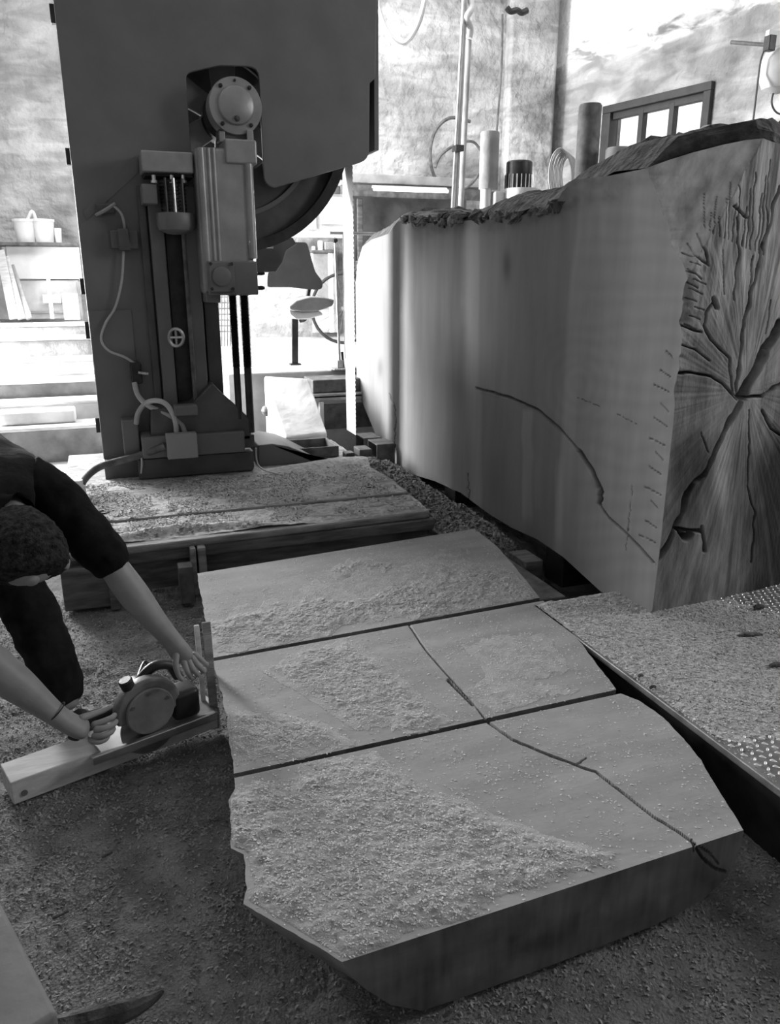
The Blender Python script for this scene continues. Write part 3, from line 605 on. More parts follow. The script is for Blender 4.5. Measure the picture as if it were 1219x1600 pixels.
for px, py in ((163, 800), (577, 760)):
    q = on(2, .302, px, py); mb = MB(); mb.tube([(q[0]+.03*_c(a), q[1]+.03*_s(a), .303) for a in np.linspace(0, 2*math.pi, 13)[:-1]], .004, 6, 2, True); mb.build('ring_hole', M_BLACK, tab, smooth=True)
def htab(X, Y):
    r_ = np.exp(-((Y-(4.08+.06*np.sin(X*5)))/.05)**2)*.03*sst(-.35, -.1, X)*sst(1.1, .6, X)
    r2 = .05*np.exp(-((Y-(5.25+.04*np.sin(X*9)))/.12)**2)*sst(.9, 1.3, X)
    n = fbm(X*7, Y*14, 4); h = .012*(n-.45)+r_+r2+.008*(fbm(X*40, Y*40, 3)-.5)
    zb_ = np.where(Y > 4.41, .300, .292); seam = np.exp(-((Y-(4.41+.0*X))/.012)**2)
    return zb_+h-.035*seam-.0
X, Y = np.meshgrid(np.linspace(-.32, 1.73, 420), np.linspace(3.95, 6.2, 360), indexing='ij'); Z = htab(X, Y)
P = np.stack([X, Y, Z], -1).reshape(-1, 3); PX, PY = topx(P*[1, 1, 0]+[0, 0, .3]); Fq = gridf(420, 360); okv = inpoly(PX, PY, [(60,870),(150,852),(672,796),(637,767),(600,745),(583,738),(560,700),(420,640),(0,660),(0,880)]) > 0
okv &= ~((X.ravel() > -.1) & (X.ravel() < .95) & (Y.ravel() > 5.48)); Fq = Fq[okv[Fq].all(1)]
stuff(tag(npmesh('sawdust_crust', P, Fq, M_DUST), 'trampled sawdust crust on the platform before the bandsaw', 'sawdust'))
Q = cand(26000, -.32, 1.7, 3.97, 5.35, .3); Q[:, 2] = htab(Q[:, 0], Q[:, 1])+.002; PX, PY = topx(Q); Q = Q[(inpoly(PX, PY, [(60,870),(150,850),(668,794),(637,767),(600,745),(560,722),(400,742),(160,752),(100,720)]) > 1) & (fbm(Q[:, 0]*9, Q[:, 1]*9, 2) > .42)]
stuff(tag(scatter('platform_chips', Q, .006, M_CHIP), 'chips and crumbs scattered on the platform before the bandsaw', 'sawdust'))
# rail and debris ridge between table and log
rail = thing('track_rail', 'low steel track beam under a ridge of debris beside the log', 'rail', (1.9, 4.2, 0))
mb = MB(); mb.box((1.76, 2.98, 0), (2.0, 5.6, .12)); mb.build('rail_beam', M_RUST, rail, bevel=.01)
mb = MB(); mb.box((1.76, 3.0, .12), (1.80, 5.6, .15)); mb.build('rail_lip', M_RUST, rail, bevel=.004)
def hdeb(X, Y): return .10+.14*sst(3.0, 3.9, Y)*np.exp(-((X-1.95)/.17)**2)*(.6+.6*fbm(X*8, Y*6, 3))+.05*(fbm(X*22, Y*22, 4)-.5)-.16*sst(3.75, 3.45, Y)
X, Y = np.meshgrid(np.linspace(1.765, 2.3, 110), np.linspace(3.45, 5.9, 420), indexing='ij'); Z = hdeb(X, Y)
stuff(tag(npmesh('debris_ridge', np.stack([X, Y, Z], -1).reshape(-1, 3), gridf(110, 420), M_FLOORDUST), 'ridge of dark sawdust and bark debris under the log face', 'debris'))
Q = cand(14000, 1.77, 2.1, 3.6, 5.7, .2); Q[:, 2] = hdeb(Q[:, 0], Q[:, 1])+.003
stuff(tag(scatter('debris_chips', Q, .008, M_FCHIP, flat=1), 'bark crumbs on the debris ridge under the log face', 'debris'))

# ================================================================== BANDSAW
saw = thing('band_saw_mill', 'tall grey vertical bandsaw for logs with large upper wheel and housing', 'bandsaw', (.6, 5.8, .3))
YH = 5.5
def xz(px, py, y=YH): q = on(1, y, px, py); return q[0], q[2]
def rnd(poly, rad, n=4):                     # round polygon corners
    out = []; m = len(poly)
    for i in range(m):
        p0, p1, p2 = [np.array(poly[(i+k) % m], float) for k in (-1, 0, 1)]; r_ = rad[i] if isinstance(rad, (list, tuple)) else rad
        if r_ == 0: out.append(tuple(p1)); continue
        a = p1+(p0-p1)/np.linalg.norm(p0-p1)*r_; b = p1+(p2-p1)/np.linalg.norm(p2-p1)*r_
        for k in range(n+1): t = k/n; out.append(tuple((1-t)**2*a+2*t*(1-t)*p1+t*t*b))
    return out
XL = -.072
hp = [(XL, .42), (XL, 3.7), (1.93, 3.7), xz(589, 0), xz(587, 122), xz(578, 130), xz(577, 250), xz(430, 293), xz(413, 288), xz(404, 104), xz(345, 102), xz(290, 114), xz(299, 236), xz(318, 240), xz(333, 600), xz(340, 700)]
hp = rnd(hp, [0,0,0,0,0,0,.07,.0,.05,.07,0,.04,0,0,0,0])
mb = MB(); mb.prism(hp, YH, YH+.03); mb.build('housing_plate', M_PAINT, saw, bevel=.006)
mb = MB(); mb.box((XL, YH+.03, 1.62), (XL+.03, 6.4, 3.7)).box((XL, YH+.03, 3.67), (1.93, 6.4, 3.7)).box((1.90, YH+.03, 2.45), (1.93, 6.4, 3.7)); mb.build('housing_side', M_PAINT, saw)
mb = MB(); mb.box((XL, 6.37, 2.35), (1.93, 6.4, 3.7)); mb.build('housing_back', M_PAINT2, saw)
mb = MB(); mb.box((XL, YH+.03, .3), (.62, 6.4, 1.62)); mb.build('column', M_PAINT, saw, bevel=.01)
mb = MB(); p0 = xz(141, 485); p1 = xz(216, 745); mb.box((XL+.003, YH-.012, .34), (xz(216, 600)[0], YH, p0[1])); mb.build('lower_cover', M_PAINT, saw, bevel=.003)
mb = MB(); mb.prism([xz(216,240), xz(216,270), xz(135,345), xz(130,330)], YH-.004, YH); mb.build('gusset', M_PAINT, saw, bevel=.002)
for a, b in ((10, 40), (232, 258), (435, 460), (503, 530), (655, 678)):
    z1 = on(1, 6.0, 110, a)[2]; z0 = on(1, 6.0, 110, b)[2]; mb = MB(); mb.box((XL-.035, 5.98, z0), (XL, 6.03, z1)); mb.build('hinge', M_BLACK, saw, bevel=.003)
# wheel
WC = np.array([.93, 5.85, 2.64]); WR = .865
rim = MB(); rim.lathe((WC[0], WC[1]-.1, WC[2]), (0,1,0), [(WR-.07,0),(WR,0),(WR,.2),(WR-.07,.2)], 96); rim.f = [f for f in rim.f if len(f) == 4]
n = 96; rim.f += [(k, (k+1) % n, 3*n+(k+1) % n, 3*n+k) for k in range(n)]
rm = rim.build('wheel_rim', M_BLACK, saw, smooth=True)
web = MB(); web.lathe((WC[0], WC[1]-.02, WC[2]), (0,1,0), [(.36,0),(WR-.065,0),(WR-.065,.04),(.36,.04)], 96); web.f = [f for f in web.f if len(f) == 4]; web.f += [(k, (k+1) % n, 3*n+(k+1) % n, 3*n+k) for k in range(n)]
web.build('wheel_web', M_PAINT2, rm, smooth=True)
bd = MB(); bd.lathe((WC[0], WC[1]-.045, WC[2]), (0,1,0), [(.60,0),(.63,0),(.63,.026),(.60,.026)], 96); bd.f = [f for f in bd.f if len(f) == 4]; bd.f += [(k, (k+1) % n, 3*n+(k+1) % n, 3*n+k) for k in range(n)]; bd.build('wheel_bead', M_PAINT, rm, smooth=True)
for k in range(6):
    a = math.radians(30+60*k); sp = MB(); d0 = WC+np.array([_c(a), 0, _s(a)])*.1; d1 = WC+np.array([_c(a), 0, _s(a)])*.6; sp.bar(d0, d1, .05, .17 if True else .1, up=(0,1,0)); s2 = [(v) for v in sp.v]
    sp = MB(); t_ = np.array([-_s(a), 0, _c(a)])
    sp.add([d0+t_*.07-[0,.02,0], d1+t_*.11-[0,.02,0], d1-t_*.11-[0,.02,0], d0-t_*.07-[0,.02,0], d0+t_*.07+[0,.02,0], d1+t_*.11+[0,.02,0], d1-t_*.11+[0,.02,0], d0-t_*.07+[0,.02,0]], [(0,1,2,3),(7,6,5,4),(0,4,5,1),(1,5,6,2),(2,6,7,3),(3,7,4,0)])
    sp.build('wheel_spoke', M_CONC2, rm, bevel=.01)
hb = MB(); hb.lathe((WC[0], 5.42, WC[2]), (0,1,0), [(.10,0),(.10,.3),(.16,.32),(.16,.52)], 40); hb.build('wheel_hub', M_BLACK, rm, smooth=True)
# band blade: two runs with teeth along the front edge
def blade(x, z0, z1):
    mb = MB(); y0, y1 = 5.73, 5.97; mb.box((x-.001, y0, z0), (x+.001, y1, z1)); n = int((z1-z0)/.035)
    for k in range(n):
        z = z0+k*.035; mb.add([(x-.0012, y0, z), (x-.0012, y0, z+.028), (x-.0012, y0-.012, z+.006), (x+.0012, y0, z), (x+.0012, y0, z+.028), (x+.0012, y0-.012, z+.006)], [(0,2,1),(3,4,5),(0,3,5,2),(2,5,4,1)])
    return mb
blade(WC[0]+WR+.004, .42, 2.75).build('band_blade', M_BLADE, saw)
# hub bearing flange
hx, hz = xz(368, 166, 5.3); fl_ = MB(); fl_.lathe((hx, 5.30, hz), (0,-1,0), [(.165,-.12),(.165,-.0),(.160,.012),(.112,.016),(.108,.030),(.10,.036),(.0,.036)], 56)
fg = fl_.build('bearing_flange', M_BRIGHTP, saw, smooth=True)
for a in (50, 130, 230, 310):
    a = math.radians(a); b = MB(); b.lathe((hx+.137*_c(a), 5.288, hz+.137*_s(a)), (0,-1,0), [(.013,0),(.013,.014),(.008,.018)], 6); b.build('bolt', M_BLACK, fg)
b = MB(); b.lathe((hx-.0, 5.266, hz-.075), (0,-1,0), [(.018,0),(.018,.01),(.009,.02)], 8); b.build('oil_plug', M_RUST, fg)
b = MB(); b.lathe((hx, 5.29, hz+.14), (0,-1,0), [(.008,0),(.008,.012)], 8); b.build('bolt', M_BLACK, fg)
# yoke and tension column
def fbox(name, px0, py0, px1, py1, y0, y1, m, bev=.006, par=None):
    x0, z1 = xz((px0), py0, y0); x1 = on(1, y0, px1, py0)[0]; z0 = on(1, y0, px0, py1)[2]; x0 = on(1, y0, px0, (py0+py1)/2)[0]; x1 = on(1, y0, px1, (py0+py1)/2)[0]
    z1 = on(1, y0, (px0+px1)/2, py0)[2]; z0 = on(1, y0, (px0+px1)/2, py1)[2]
    mb = MB(); mb.box((x0, y0, z0), (x1, y1, z1)); return mb.build(name, m, par or saw, bevel=bev, seg=3)
fbox('yoke_neck', 341, 203, 397, 222, 5.31, 5.42, M_PAINT2, .012); fbox('yoke_ear', 343, 205, 352, 222, 5.27, 5.31, M_BRIGHTP, .004); fbox('yoke_ear', 386, 203, 396, 222, 5.27, 5.31, M_BRIGHTP, .004)
fbox('yoke_block', 352, 217, 402, 256, 5.18, 5.42, M_BRIGHTP, .014)
fbox('tension_column', 311, 230, 396, 462, 5.20, 5.44, M_BRIGHTP, .04)
for px in (309, 321, 329):
    x, z1 = on(1, 5.2, px+4, 231)[[0, 2]]; z0 = on(1, 5.2, px, 412)[2]; mb = MB(); mb.cyl((x, 5.205, z0), (x, 5.205, z1), .024 if px == 309 else .013, 16); mb.build('guide_bar', M_BRIGHTP, saw, smooth=True)
x, z1 = on(1, 5.2, 388, 256)[[0, 2]]; z0 = on(1, 5.2, 390, 404)[2]; mb = MB(); mb.cyl((x, 5.21, z0), (x, 5.21, z1), .03, 20); mb.build('guide_bar', M_BRIGHTP, saw, smooth=True)
cb = fbox('clamp_block', 326, 408, 403, 461, 5.14, 5.42, M_PAINT, .008)
fp = fbox('clamp_plate', 328, 410, 367, 456, 5.115, 5.14, M_PAINT, .004); cx, cz = xz(347, 432, 5.1)
mb = MB(); mb.lathe((cx, 5.115, cz), (0,-1,0), [(.058,0),(.058,.012),(.05,.016),(.0,.016)], 32); mb.build('clamp_boss', M_PAINT, saw, smooth=True)
for dx_, dz_ in ((-.065,.075),(.065,.075),(-.065,-.075),(.065,-.075)): mb = MB(); mb.lathe((cx+dx_, 5.115, cz+dz_), (0,-1,0), [(.011,0),(.011,.012)], 6); mb.build('bolt', M_BLACK, saw)
for py in (427, 450): x, z = xz(404, py, 5.25); mb = MB(); mb.lathe((x-.01, 5.25, z), (1,0,0), [(.014,0),(.014,.035),(.009,.05)], 6); mb.build('bolt', M_BLACK, saw)
fbox('column_skirt', 322, 455, 345, 473, 5.2, 5.44, M_PAINT, .01)
# threaded spindles
for px, z_end, r_ in ((363, 655, .030), (381, 676, .034)):
    x, zt_ = xz(px, 458, 5.3); zb_ = xz(px, 575, 5.3)[1]; ze = xz(px, z_end, 5.3)[1]; n = int((zt_-zb_)/.0085); prof = []
    for k in range(n): h = (zt_-zb_)*k/n; prof += [(r_, h), (r_*.66, h+.0045)]
    mb = MB(); mb.lathe((x, 5.3, zt_), (0,0,-1), prof+[(r_*.75, zt_-zb_), (r_*.75, zt_-ze)], 18); mb.build('threaded_spindle', M_BLACK, saw)
# gear head and lift motor
fbox('gear_head', 221, 236, 302, 269, 5.22, 5.5, M_BRIGHTP, .01)
fbox('gear_shadow_plate', 226, 269, 302, 276, 5.30, 5.5, M_BLACK, .003); fbox('limit_switch', 222, 287, 246, 318, 5.26, 5.5, M_PAINT, .006)
for px in (240, 268, 286): x, z = xz(px, 276, 5.25); mb = MB(); mb.lathe((x, 5.26, z+.01), (0,0,-1), [(.012,0),(.012,.03),(.02,.03),(.02,.045),(.01,.045)], 6); mb.build('bolt', M_STEEL, saw)
x, z1 = xz(269, 280, 5.3); z0 = xz(269, 336, 5.3)[1]; mb = MB(); prof = [(.06, 0)]; L_ = z1-z0
for k in range(9): prof += [(.078, .01+k*L_/9.5), (.078, .01+(k+.6)*L_/9.5), (.07, .01+(k+.62)*L_/9.5), (.07, .01+(k+.98)*L_/9.5)]
mb.lathe((x, 5.32, z1), (0,0,-1), prof, 28); mb.build('lift_motor', M_BLACK, saw, smooth=True)
for dx_ in (-.05, .0, .05): mb = MB(); mb.cyl((x+dx_, 5.235, z0), (x+dx_, 5.235, z1), .009, 8); mb.build('tie_rod', M_STEEL if dx_ == 0 else M_BLACK, saw, smooth=True)
z1 = xz(269, 333, 5.3)[1]; mb = MB(); mb.lathe((x+.005, 5.32, z1), (0,0,-1), [(.04,0),(.112,.0),(.116,.01),(.116,.075),(.105,.10),(.06,.12),(.03,.125)], 36); mb.build('collar', M_PAINT, saw, smooth=True)
# slideways
for a, b, y0, m_ in ((221, 233, 5.44, M_PAINT2), (236, 258, 5.38, M_PAINT), (258, 285, 5.46, M_BLACK), (287, 309, 5.38, M_PAINT), (311, 334, 5.44, M_PAINT2)):
    x0 = on(1, y0, a+6, 450)[0]; x1 = on(1, y0, b+6, 450)[0]; mb = MB(); mb.box((x0, y0, .72), (x1, YH, on(1, y0, a, 290)[2])); mb.build('slideway', m_, saw, bevel=.008)
xs_, z1 = xz(277, 345, 5.36); z0 = xz(283, 645, 5.36)[1]; mb = MB(); mb.cyl((xs_+.03, 5.34, z0), (xs_+.03, 5.34, z1), .014, 12); mb.build('lead_screw', M_RUST, saw, smooth=True)
cx, cz = xz(275, 527, 5.3); mb = MB(); mb.tube([(cx+.045*_c(a), 5.29, cz+.055*_s(a)) for a in np.linspace(0, 2*math.pi, 11)[:-1]], .011, 8, 3, True); hw = mb.build('hand_wheel', M_STEEL, saw, smooth=True)
for a in (0, math.pi/2): mb = MB(); mb.cyl((cx-.045*_c(a), 5.29, cz-.055*_s(a)), (cx+.045*_c(a), 5.29, cz+.055*_s(a)), .008, 8); mb.build('wheel_arm', M_STEEL, hw)
# foot castings
mb = MB(); mb.prism(rnd([xz(236,640,5.28), xz(300,632,5.28), xz(332,598,5.28), xz(345,612,5.28), xz(372,636,5.28), xz(392,656,5.28), xz(393,688,5.28), xz(236,692,5.28)], .015), 5.28, YH); mb.build('foot_casting', M_PAINT2, saw, bevel=.012)
fbox('bearing_cap', 272, 634, 310, 650, 5.2, 5.3, M_PAINT, .01)
fbox('foot_block', 222, 679, 383, 712, 5.24, YH, M_PAINT, .008); fbox('foot_step', 376, 680, 398, 700, 5.28, YH, M_PAINT2, .006)
mb = MB(); mb.box((XL, 5.40, .30), (on(1, 5.4, 166, 740)[0]+.0, 6.4, .42)); 
x1 = on(1, 5.4, 397, 720)[0]; mb = MB(); mb.box((XL, 5.405, .30), (x1, 6.4, .425)); mb.build('plinth', M_PAINT2, saw, bevel=.006)
fbox('plinth_front', 216, 712, 396, 742, 5.30, 5.41, M_PAINT2, .006)
# curved fender at the right of the foot
pts = [(398,690),(420,688),(445,692),(470,702),(490,712),(510,724)]; V = []; 
for px, py in pts:
    x, z = xz(px, py, 5.55); V.append((x, z))
poly = V+[(V[-1][0], .30), (V[0][0], .30)]; mb = MB(); mb.prism(poly, 5.42, 5.95); mb.build('blade_fender', M_PAINT, saw, bevel=.01)
# open tray box behind
t0 = on(2, .36, 447, 690); mb = MB(); X0, X1, Y0, Y1 = 1.32, 1.72, 5.50, 5.85
q0 = on(2, .37, 458, 705); q1 = on(2, .37, 530, 700); X0, X1, Y0, Y1 = q0[0], q1[0], q0[1], q0[1]+.33
mb.box((X0, Y0, .30), (X1, Y0+.015, .385)).box((X0, Y1, .30), (X1, Y1+.015, .385)).box((X0, Y0+.015, .30), (X0+.015, Y1, .385)).box((X1-.015, Y0+.015, .30), (X1, Y1, .385)).box((X0, Y0, .3), (X1, Y1, .31))
tag(mb.build('steel_tray', M_RUST, bevel=.003), 'open rectangular steel tray at the foot of the band blade', 'tray')
# brackets near the blade exit
for i, (px, py, sx, sy, m_) in enumerate(((567, 705, .10, .16, M_RUST), (545, 712, .07, .10, M_BLACK))):
    q = on(2, .33, px, py); mb = MB(); mb.box((q[0]-sx/2, q[1]-sy/2, .30), (q[0]+sx/2, q[1]+sy/2, .36)); tag(mb.build('steel_block', m_, bevel=.008), ['dusty steel guide block at the right foot of the blade', 'small black guide block under the band blade'][i], 'block')
# scraper bracket below the wheel
mb = MB(); mb.prism([xz(*q, 6.1) for q in [(398,386),(430,380),(455,371),(462,382),(446,392),(440,410),(430,425),(398,426)]], 6.05, 6.12); mb.build('scraper_bracket', M_PAINT2, saw, bevel=.01)
x, z = xz(412, 386, 5.9); mb = MB(); mb.cyl((x-.06, 5.8, z), (x+.05, 5.8, z-.0), .012, 10); mb.build('scraper_rod', M_STEEL, saw, smooth=True)
# electrics
def cable(name, pts, r, m, y=5.42, par=None, n=8):
    P = [on(1, (q[2] if len(q) > 2 else y), q[0], q[1]) for q in pts]; mb = MB(); mb.tube(P, r, n, 6); return mb.build(name, m, par or saw, smooth=True)
cable('thin_cable', [(178,322),(190,335),(195,360,5.45),(193,395,5.46),(190,440,5.46),(180,480,5.46),(165,505,5.46),(158,530,5.46),(170,548,5.46),(195,558,5.46),(213,570,5.46)], .008, M_CABLE)
fbox('lever_plate', 150, 318, 180, 333, 5.46, 5.5, M_PAINT2, .01); cable('latch_lever', [(150,336,5.45),(165,328,5.42),(180,318,5.42)], .011, M_BRIGHTP)
fbox('sensor_bracket', 173, 360, 216, 388, 5.45, 5.5, M_PAINT, .006); fbox('sensor_body', 185, 357, 203, 392, 5.40, 5.45, M_PAINT2, .008)
fbox('cable_gland', 205, 568, 222, 600, 5.38, 5.5, M_BLACK, .01); cable('clamp_screw', [(216,582,5.36),(232,584,5.36)], .010, M_STEEL)
cable('white_conduit', [(210,598,5.36),(216,618,5.33),(232,634,5.31),(262,648,5.29),(283,662,5.29),(290,680,5.27)], .017, M_CABLE)
cable('white_conduit', [(213,662,5.36),(216,645,5.33),(228,630,5.31),(246,626,5.25),(262,634,5.23),(273,655,5.23),(276,680,5.25)], .017, M_CABLE)
fbox('switch_box', 192, 656, 218, 711, 5.36, 5.49, M_PAINT, .012); fbox('junction_box', 261, 678, 309, 717, 5.16, 5.24, M_GREYBOX, .006)
cable('feed_conduit', [(258,697,5.22),(235,706,5.25),(215,713,5.3),(180,722,5.3),(155,730,5.25),(138,742,5.15),(127,757,5.05),(124,772,5.0)], .024, M_RUST, n=12)
q = on(1, 5.0, 125, 777); mb = MB(); mb.lathe((q[0], 5.0, .30), (0,0,1), [(.04,0),(.04,.07),(.028,.08),(.028,.11)], 20); mb.build('floor_socket', M_WHITE, saw, smooth=True)
cable('hook', [(220,708,5.28),(222,722,5.28),(221,740,5.28)], .008, M_STEEL)
cable('thin_cable', [(400,700,5.25),(402,722,5.25),(412,734,5.2),(440,742,5.1)], .006, M_CABLE)

# ================================================================== BACKGROUND
def bx(name, px0, py0, px1, py1, y, dy, m, lab=None, cat=None, grp=None, par=None, bev=.01):
    x0 = on(1, y, px0, (py0+py1)/2)[0]; x1 = on(1, y, px1, (py0+py1)/2)[0]; z1 = on(1, y, (px0+px1)/2, py0)[2]; z0 = on(1, y, (px0+px1)/2, py1)[2]
    mb = MB(); mb.box((x0, y, z0), (x1, y+dy, z1)); o = mb.build(name, m, par, bevel=bev)
    if lab: tag(o, lab, cat, grp)
    return o
# concrete ledges stacked on the left like steps
led = thing('stepped_ledge', 'long low ledges of beams stepping up behind the bandsaw on the left', 'ledge', (-1.2, 8.5, 0))
for k, (y, z0, z1, m_) in enumerate(((7.5, -.05, .30, M_LEDGE), (7.95, -.05, .46, M_CONC), (8.3, .05, .62, M_LEDGE), (8.65, .1, .79, M_CONC), (9.02, .1, .98, M_LEDGE), (9.4, .1, 1.10, M_LEDGE))):
    mb = MB(); mb.box((-4.6, y, z0), (.5, y+.33, z1)); mb.build('ledge_beam', m_, led, bevel=.015)
    mb = MB(); mb.box((-4.6, y-.04, z1), (.5, y+.30, z1+.03)); mb.build('ledge_cap', M_PALEWOOD, led, bevel=.006)
q = on(1, 7.9, 30, 620); mb = MB(); mb.box((-.95, 7.62, .33), (-.3, 7.85, .45)); mb.build('loose_block', M_CONC, led, bevel=.02)
# ground behind the bandsaw pit
lo = MB(); lo.box((-5, 6.45, -.2), (.98, 9.3, .0)); struct(lo.build('trim_4', M_CONC))
# shelf with buckets (left)
YS = 11.2
sh = thing('wall_shelf', 'long wall shelf with white panels below, at the far left behind the bandsaw', 'shelf', on(1, YS, 50, 500))
bx('shelf_board', -60, 378, 122, 384, YS-.1, .4, M_RUST, par=sh); bx('panel', 12, 385, 126, 436, YS, .04, M_WHITE, par=sh); bx('panel', 28, 438, 126, 498, YS+.02, .04, M_CONC, par=sh)
bx('panel', 66, 460, 96, 474, YS-.03, .03, M_WHITE, par=sh); bx('panel', 98, 458, 124, 500, YS-.05, .04, M_WHITE, par=sh); bx('lower_rail', 40, 486, 126, 490, YS-.02, .04, M_CONC2, par=sh); bx('upright', 122, 440, 128, 500, YS-.05, .06, M_CONC2, par=sh); bx('panel', -60, 385, 10, 500, YS+.05, .04, M_CONC2, par=sh)
def bucket(px, py0, py1, w, lab, name='bucket'):
    y = YS+.1; x, z0, z1 = on(1, y, px, py1)[0], on(1, YS-.1, 50, 378)[2], on(1, y, px, py0)[2]; k = w/1263*11.5/2; mb = MB(); mb.lathe((x, y, z0+.002), (0,0,1), [(k*.8,0),(k,z1-z0-.03),(k*1.05,z1-z0-.03),(k*1.05,z1-z0),(k*.95,z1-z0),(k*.78,.02)], 24)
    return tag(mb.build(name, M_WHITE, smooth=True), lab, 'bucket' if name == 'bucket' else 'bottle')
bucket(42, 343, 378, 30, 'white bucket at the left end of the wall shelf'); bucket(70, 343, 378, 30, 'white bucket in the middle of the wall shelf, right of the other bucket'); bucket(92, 357, 378, 10, 'small white canister right of the two buckets on the shelf', 'canister')
mb = MB(); mb.tube([on(1, YS+.08, 40, 352), on(1, YS+.08, 50, 330), on(1, YS+.08, 58, 350)], .02, 8); tag(mb.build('rag', M_WHITE), 'white rag stuffed into the left bucket on the shelf', 'rag')
for i, (a, b, c, d, w, lab) in enumerate(((0, 392, 22, 498, .10, 'leftmost of the three boards leaning below the wall shelf'), (8, 402, 34, 498, .09, 'middle one of the three boards leaning below the wall shelf'), (18, 415, 46, 498, .07, 'rightmost of the three boards leaning below the wall shelf'))):
    mb = MB(); mb.bar(on(1, 10.9+.1, a, b), on(1, 10.3, c, d), w, .03, up=(0,1,0)); tag(mb.build('leaning_board', M_PALEWOOD if i < 2 else M_CONC2, bevel=.004), lab, 'board', None)
mb = MB(); mb.bar(on(1, 10.9, 73, 412), on(1, 10.5, 82, 498), .045, .03, up=(0,1,0)); br = tag(mb.build('broom', M_PALEWOOD, bevel=.004), 'pale broom handle leaning on the white panels under the shelf', 'broom')
# chair of the operator
ch = thing('operator_chair', 'grey shell chair on a single dark post behind the band blade', 'chair', on(2, ZF, 461, 572)); YC = 7.45
mb = MB(); mb.prism(rnd([xz(*q, YC) for q in [(440,378),(480,378),(486,400),(493,425),(505,440),(504,452),(490,453),(455,449),(430,449),(417,449),(418,428),(429,405)]], .035), YC, YC+.05); mb.build('backrest', M_CHAIR, ch, bevel=.02)
mb = MB(); mb.prism([xz(*q, YC-.25) for q in [(449,479),(462,469),(485,463),(505,464),(521,468),(518,478),(495,486),(470,487),(452,484)]], YC-.3, YC+.1); mb.build('seat', M_CONC2, ch, bevel=.02)
mb = MB(); mb.prism([xz(*q, YC-.25) for q in [(450,484),(470,488),(500,486),(505,492),(480,499),(462,499),(453,492)]], YC-.27, YC+.08); mb.build('seat_cover', M_WHITE, ch, bevel=.015)
q = on(2, ZF, 461, 570); p = on(1, q[1], 466, 498); mb = MB(); mb.bar(q, (q[0]+.015, q[1], p[2]), .06, .03, up=(0,1,0)); mb.build('post', M_BLACK, ch, bevel=.004); mb = MB(); mb.box((q[0]-.05, q[1]-.04, ZF), (q[0]+.05, q[1]+.04, ZF+.015)); mb.build('base_plate', M_BLACK, ch)
mb = MB(); mb.tube([(p[0]+.02, q[1], p[2]-.02), (p[0]+.06, YC-.05, p[2]+.0), (p[0]+.08, YC+.02, p[2]+.06), (on(1, YC+.06, 485, 440))], .02, 10); mb.build('back_bracket', M_BLACK, ch, smooth=True)
# lever stand
q = on(2, ZF, 531, 578); YL = q[1]; lv = thing('lever_stand', 'slim upright lever with ball knob and steel base beside the blade', 'lever', q)
mb = MB(); mb.cyl((q[0], YL, ZF+.05), (q[0]-.02, YL, on(1, YL, 530, 380)[2]), .011, 10); mb.build('rod', M_STEEL, lv, smooth=True)
mb = MB(); zz = on(1, YL, 530, 376)[2]; mb.lathe((q[0]-.02, YL, zz-.02), (0,0,1), [(.005,0),(.02,.008),(.025,.022),(.02,.036),(.005,.044)], 14); mb.build('ball_knob', M_BLACK, lv, smooth=True)
mb = MB(); mb.box((q[0]-.07, YL-.06, ZF), (q[0]+.2, YL+.06, ZF+.02)).box((q[0]-.03, YL-.03, ZF+.02), (q[0]+.03, YL+.03, ZF+.09)); mb.build('lever_base', M_STEEL, lv, bevel=.006)
mb = MB(); mb.bar((q[0]+.04, YL+.02, ZF+.02), (q[0]+.03, YL+.02, ZF+.16), .02, .02); mb.build('pedal', M_BLACK, lv)
# stop frame with crossbar
st0 = on(2, ZF, 541, 560); sf = thing('roller_stand', 'thin stand with a flat pale crossbar just behind the blade', 'stand', st0); ysf = st0[1]
mb = MB(); mb.bar(st0, (st0[0], ysf, on(1, ysf, 541, 366)[2]), .03, .02, up=(0,1,0)); mb.build('post', M_RUST, sf); a = on(1, ysf, 514, 364); b = on(1, ysf, 622, 366); mb = MB(); mb.bar(a, b, .08, .025); mb.build('crossbar', M_CONC2, sf, bevel=.003)
# bicycle
yb = 9.6; bc = thing('bicycle', 'bicycle standing against the far wall behind the blade', 'bicycle', (3.1, yb, ZF))
for cx_, cy_ in ((538, 482), (628, 482)):
    c = on(1, yb, cx_, cy_); R_ = c[2]-ZF; mb = MB(); ring_p = [(c[0]+R_*_c(a), yb, c[2]+R_*_s(a)) for a in np.linspace(0, 2*math.pi, 33)[:-1]]
    mb.tube([(c[0]+(R_-.02)*_c(a), yb, c[2]+(R_-.02)*_s(a)) for a in np.linspace(0, 2*math.pi, 33)[:-1]], .02, 8, 1, True); w_ = mb.build('bicycle_wheel', M_RUBBER, bc, smooth=True)
    mb = MB()
    for k in range(14): a = 2*math.pi*k/14; mb.bar((c[0], yb, c[2]), (c[0]+(R_-.03)*_c(a), yb, c[2]+(R_-.03)*_s(a)), .004, .004)
    mb.build('spokes', M_STEEL, w_); mb = MB(); mb.cyl((c[0], yb-.05, c[2]), (c[0], yb+.05, c[2]), .025, 12); mb.build('hub', M_STEEL, w_)
c1 = on(1, yb, 538, 482); c2 = on(1, yb, 628, 482); mx_ = (c1[0]+c2[0])/2; mb = MB()
